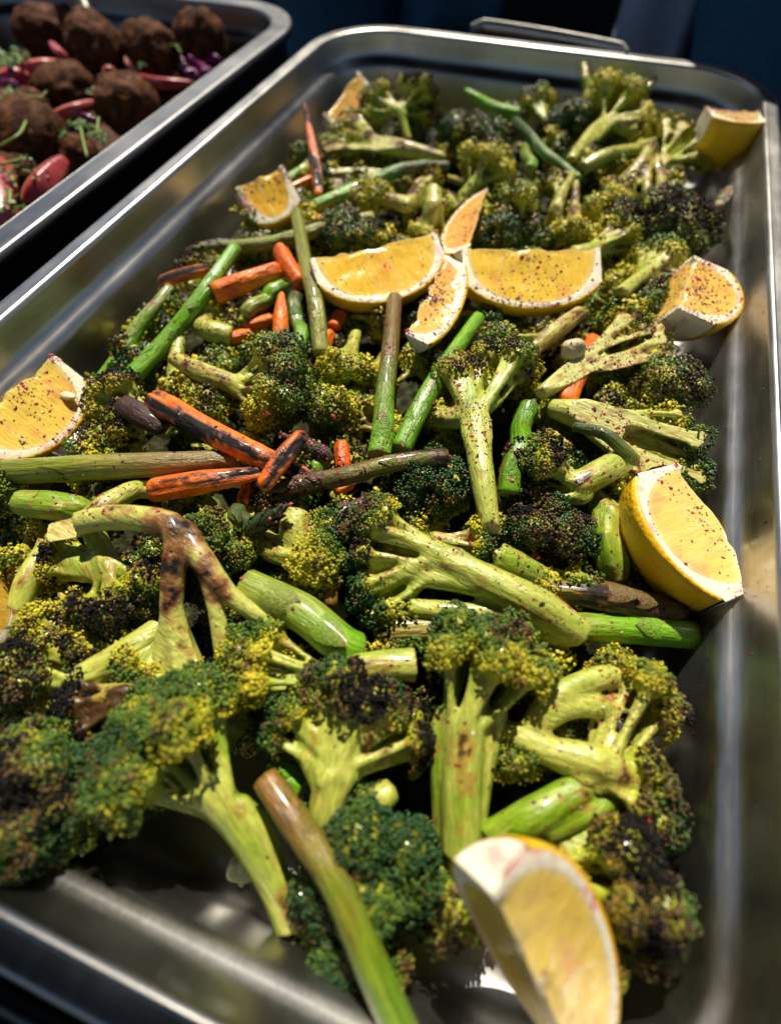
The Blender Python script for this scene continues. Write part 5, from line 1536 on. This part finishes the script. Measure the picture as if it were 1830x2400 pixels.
# ------------------------------------------------------------------ people behind the table
def fabric(name, c0, c1, scale=700):
    m, t, b = material(name)
    v = coords(t)
    n1 = noise_tex(t, v, scale, 2)
    n2 = noise_tex(t, v, 8, 3)
    t.links.new(mulcol(t, ramp(t, n1, [(.35, c0), (.65, c1)]), remap(t, n2, .3, .7, .7, 1.2)), b.inputs['Base Color'])
    b.inputs['Roughness'].default_value = .9
    b.inputs['Specular IOR Level'].default_value = .15
    bump(t, b, noise_tex(t, v, 30, 4), 0.004, .6)
    return m
MAT_DENIM = fabric('denim', (0.018, 0.06, 0.12), (0.04, 0.12, 0.21))
MAT_TOP = fabric('dark_top', (0.010, 0.010, 0.012), (0.018, 0.018, 0.02))
MAT_SKIN = plain('skin', (0.45, 0.26, 0.17), rough=.5, var=.08)
MAT_HAIR = plain('hair', (0.02, 0.013, 0.008), rough=.6)
def person(label, x, y, turn, spread, h=1720.0):
    """standing figure; the body is one skin surface, clothes and hair are its children"""
    root = thing('person', label, 'person', (x, y, -900))
    k = h / 1720.0
    J = dict(pel=(0, 0, 930), ch=(0, 5, 1290), nk=(0, 0, 1450), hd=(0, -8, 1530), tp=(0, 0, 1700),
             hl=(95, 0, 900), kl=(spread, -12, 490), al=(spread + 5, 12, 85), tl=(spread + 22, -130, 30),
             hr=(-95, 0, 900), kr=(-spread, -12, 490), ar=(-spread - 5, 12, 85), tr=(-spread - 22, -130, 30),
             sl=(175, 5, 1400), el=(235, 25, 1120), wl=(190, -150, 1240), sr=(-175, 5, 1400), er=(-235, 25, 1120), wr=(-190, -150, 1240),
             fl1=(140, -200, 1290), fr1=(-140, -200, 1290))
    E_ = [('pel', 'ch'), ('ch', 'nk'), ('nk', 'hd'), ('hd', 'tp'), ('pel', 'hl'), ('hl', 'kl'), ('kl', 'al'), ('al', 'tl'), ('pel', 'hr'), ('hr', 'kr'), ('kr', 'ar'), ('ar', 'tr'),
          ('ch', 'sl'), ('sl', 'el'), ('el', 'wl'), ('wl', 'fl1'), ('ch', 'sr'), ('sr', 'er'), ('er', 'wr'), ('wr', 'fr1')]
    Rd = dict(pel=(150, 110), ch=(150, 105), nk=(55, 55), hd=(72, 85), tp=(60, 72), hl=(92, 95), kl=(62, 66), al=(42, 48), tl=(38, 30), hr=(92, 95), kr=(62, 66), ar=(42, 48), tr=(38, 30),
              sl=(58, 58), el=(44, 44), wl=(30, 30), fl1=(26, 18), sr=(58, 58), er=(44, 44), wr=(30, 30), fr1=(26, 18))
    names = list(J)
    def skinned(nm, use, grow, mat, cut=None):
        ids = [n for n in names if n in use]
        me = bpy.data.meshes.new(nm)
        me.from_pydata([Vector(J[n]) * S * k for n in ids], [(ids.index(a), ids.index(b)) for a, b in E_ if a in use and b in use], [])
        o = bpy.data.objects.new(nm, me)
        col.objects.link(o)
        sk = o.modifiers.new('skin', 'SKIN')
        sk.use_smooth_shade = True
        for i, n in enumerate(ids):
            r = Rd[n]
            me.skin_vertices[0].data[i].radius = ((r[0] + grow) * S * k, (r[1] + grow) * S * k)
        me.skin_vertices[0].data[0].use_root = True
        sb = o.modifiers.new('sub', 'SUBSURF')
        sb.levels = sb.render_levels = 2
        me.materials.append(mat)
        o.parent = root
        return o
    skinned('body', set(names), 0, MAT_SKIN)
    skinned('trousers', {'pel', 'hl', 'kl', 'al', 'hr', 'kr', 'ar'}, 16, MAT_DENIM)
    skinned('shirt', {'ch', 'pel', 'sl', 'el', 'sr', 'er', 'wl', 'wr'}, 22, MAT_TOP)
    v, f = ICO[3]
    hv = (v * [88, 102, 105] + [0, 14, 1625]) * k
    keepf = f[(v[f].mean(1)[:, 1] > -0.35) | (v[f].mean(1)[:, 2] > 0.45)]
    link('hair', make_mesh('hair', hv, [keepf]), root, MAT_HAIR)
    root.rotation_euler = (0, 0, turn)
    return root
person('person in blue jeans standing behind the table with a pale cloth at the hip', 235, 660, 0.15, 100)
person('person in dark blue jeans standing further along behind the table', -350, 860, 1.25, 80)
MAT_TOWEL = fabric('pale_towel', (0.30, 0.36, 0.50), (0.42, 0.47, 0.60))
tw = np.array([78, 520, -20.0])
n_ = 24
V = []
for i in range(n_):
    for j in range(9):
        u_, w_ = i / (n_ - 1), j / 8 - .5
        V.append((w_ * 62 * (1 + .25 * u_), 10 * math.sin(w_ * 9 + u_ * 2) * (.4 + u_), 210 - u_ * 420))
V = np.array(V)
F = np.array([(i * 9 + j, i * 9 + j + 1, (i + 1) * 9 + j + 1, (i + 1) * 9 + j) for i in range(n_ - 1) for j in range(8)])
o = link('hanging_towel', make_mesh('hanging_towel', V, [F]), None, MAT_TOWEL, tw)
so = o.modifiers.new('thick', 'SOLIDIFY')
so.thickness = 0.004
tag(o, 'pale blue towel hanging at the hip of the person in blue jeans', 'towel')
kx = P(1775, 60, 60)
ks = thing('key_strap', 'black strap with a metal clasp hanging beside the jeans', 'strap', (195, 520, -70))
V, F = tube([(0, 0, 260), (-6, -4, 140), (-14, -8, 60), (-22, -10, 0)], [7, 7, 7, 7], 16, 8, flat=.3)
link('strap', make_mesh('strap', V, F), ks, MAT_BLACK)
V, F = tube([(-14, -10, 74), (-18, -12, 52), (-22, -12, 34)], [7, 9, 6], 10, 10, flat=.6)
link('clasp', make_mesh('clasp', V, F), ks, MAT_STEEL)

# ------------------------------------------------------------------ unseen blocker added to shade the front and darken steel reflections
def blocker(label, x0, x1, y0, y1, z, posts):
    root = thing('light_blocker', label, 'blocker', ((x0 + x1) / 2, (y0 + y1) / 2, -900))
    b = np.array([(x0 + x1) / 2, (y0 + y1) / 2, -900])
    V, F = box(x0, x1, y0, y1, z, z + 12)
    link('blocker_panel', make_mesh('blocker_panel', V - b, F, smooth=False), root, MAT_CLOTH)
    for x, y in posts:
        V, F = tube([(x, y, -900), (x, y, z)], [22, 22], 4, 12)
        link('post', make_mesh('post', V - b, F), root, MAT_BLACK)
blocker('dark canopy added out of view to shade the front and darken the steel', -2300, 1700, -2200, 712, 1500, [(-2250, -2150), (1650, -2150), (1650, 650)])
bt = thing('dark_backdrop', 'counter of black cloth added behind the people to keep the view dark', 'backdrop', (0, 2000, -900))  # added black backdrop, keeps the distance beyond the people dark
V, F = cloth_table(-2600, 2600, 1700, 2300, 250, -880, 80)
link('cloth', make_mesh('cloth', V - [0, 2000, -900], F), bt, MAT_CLOTH)
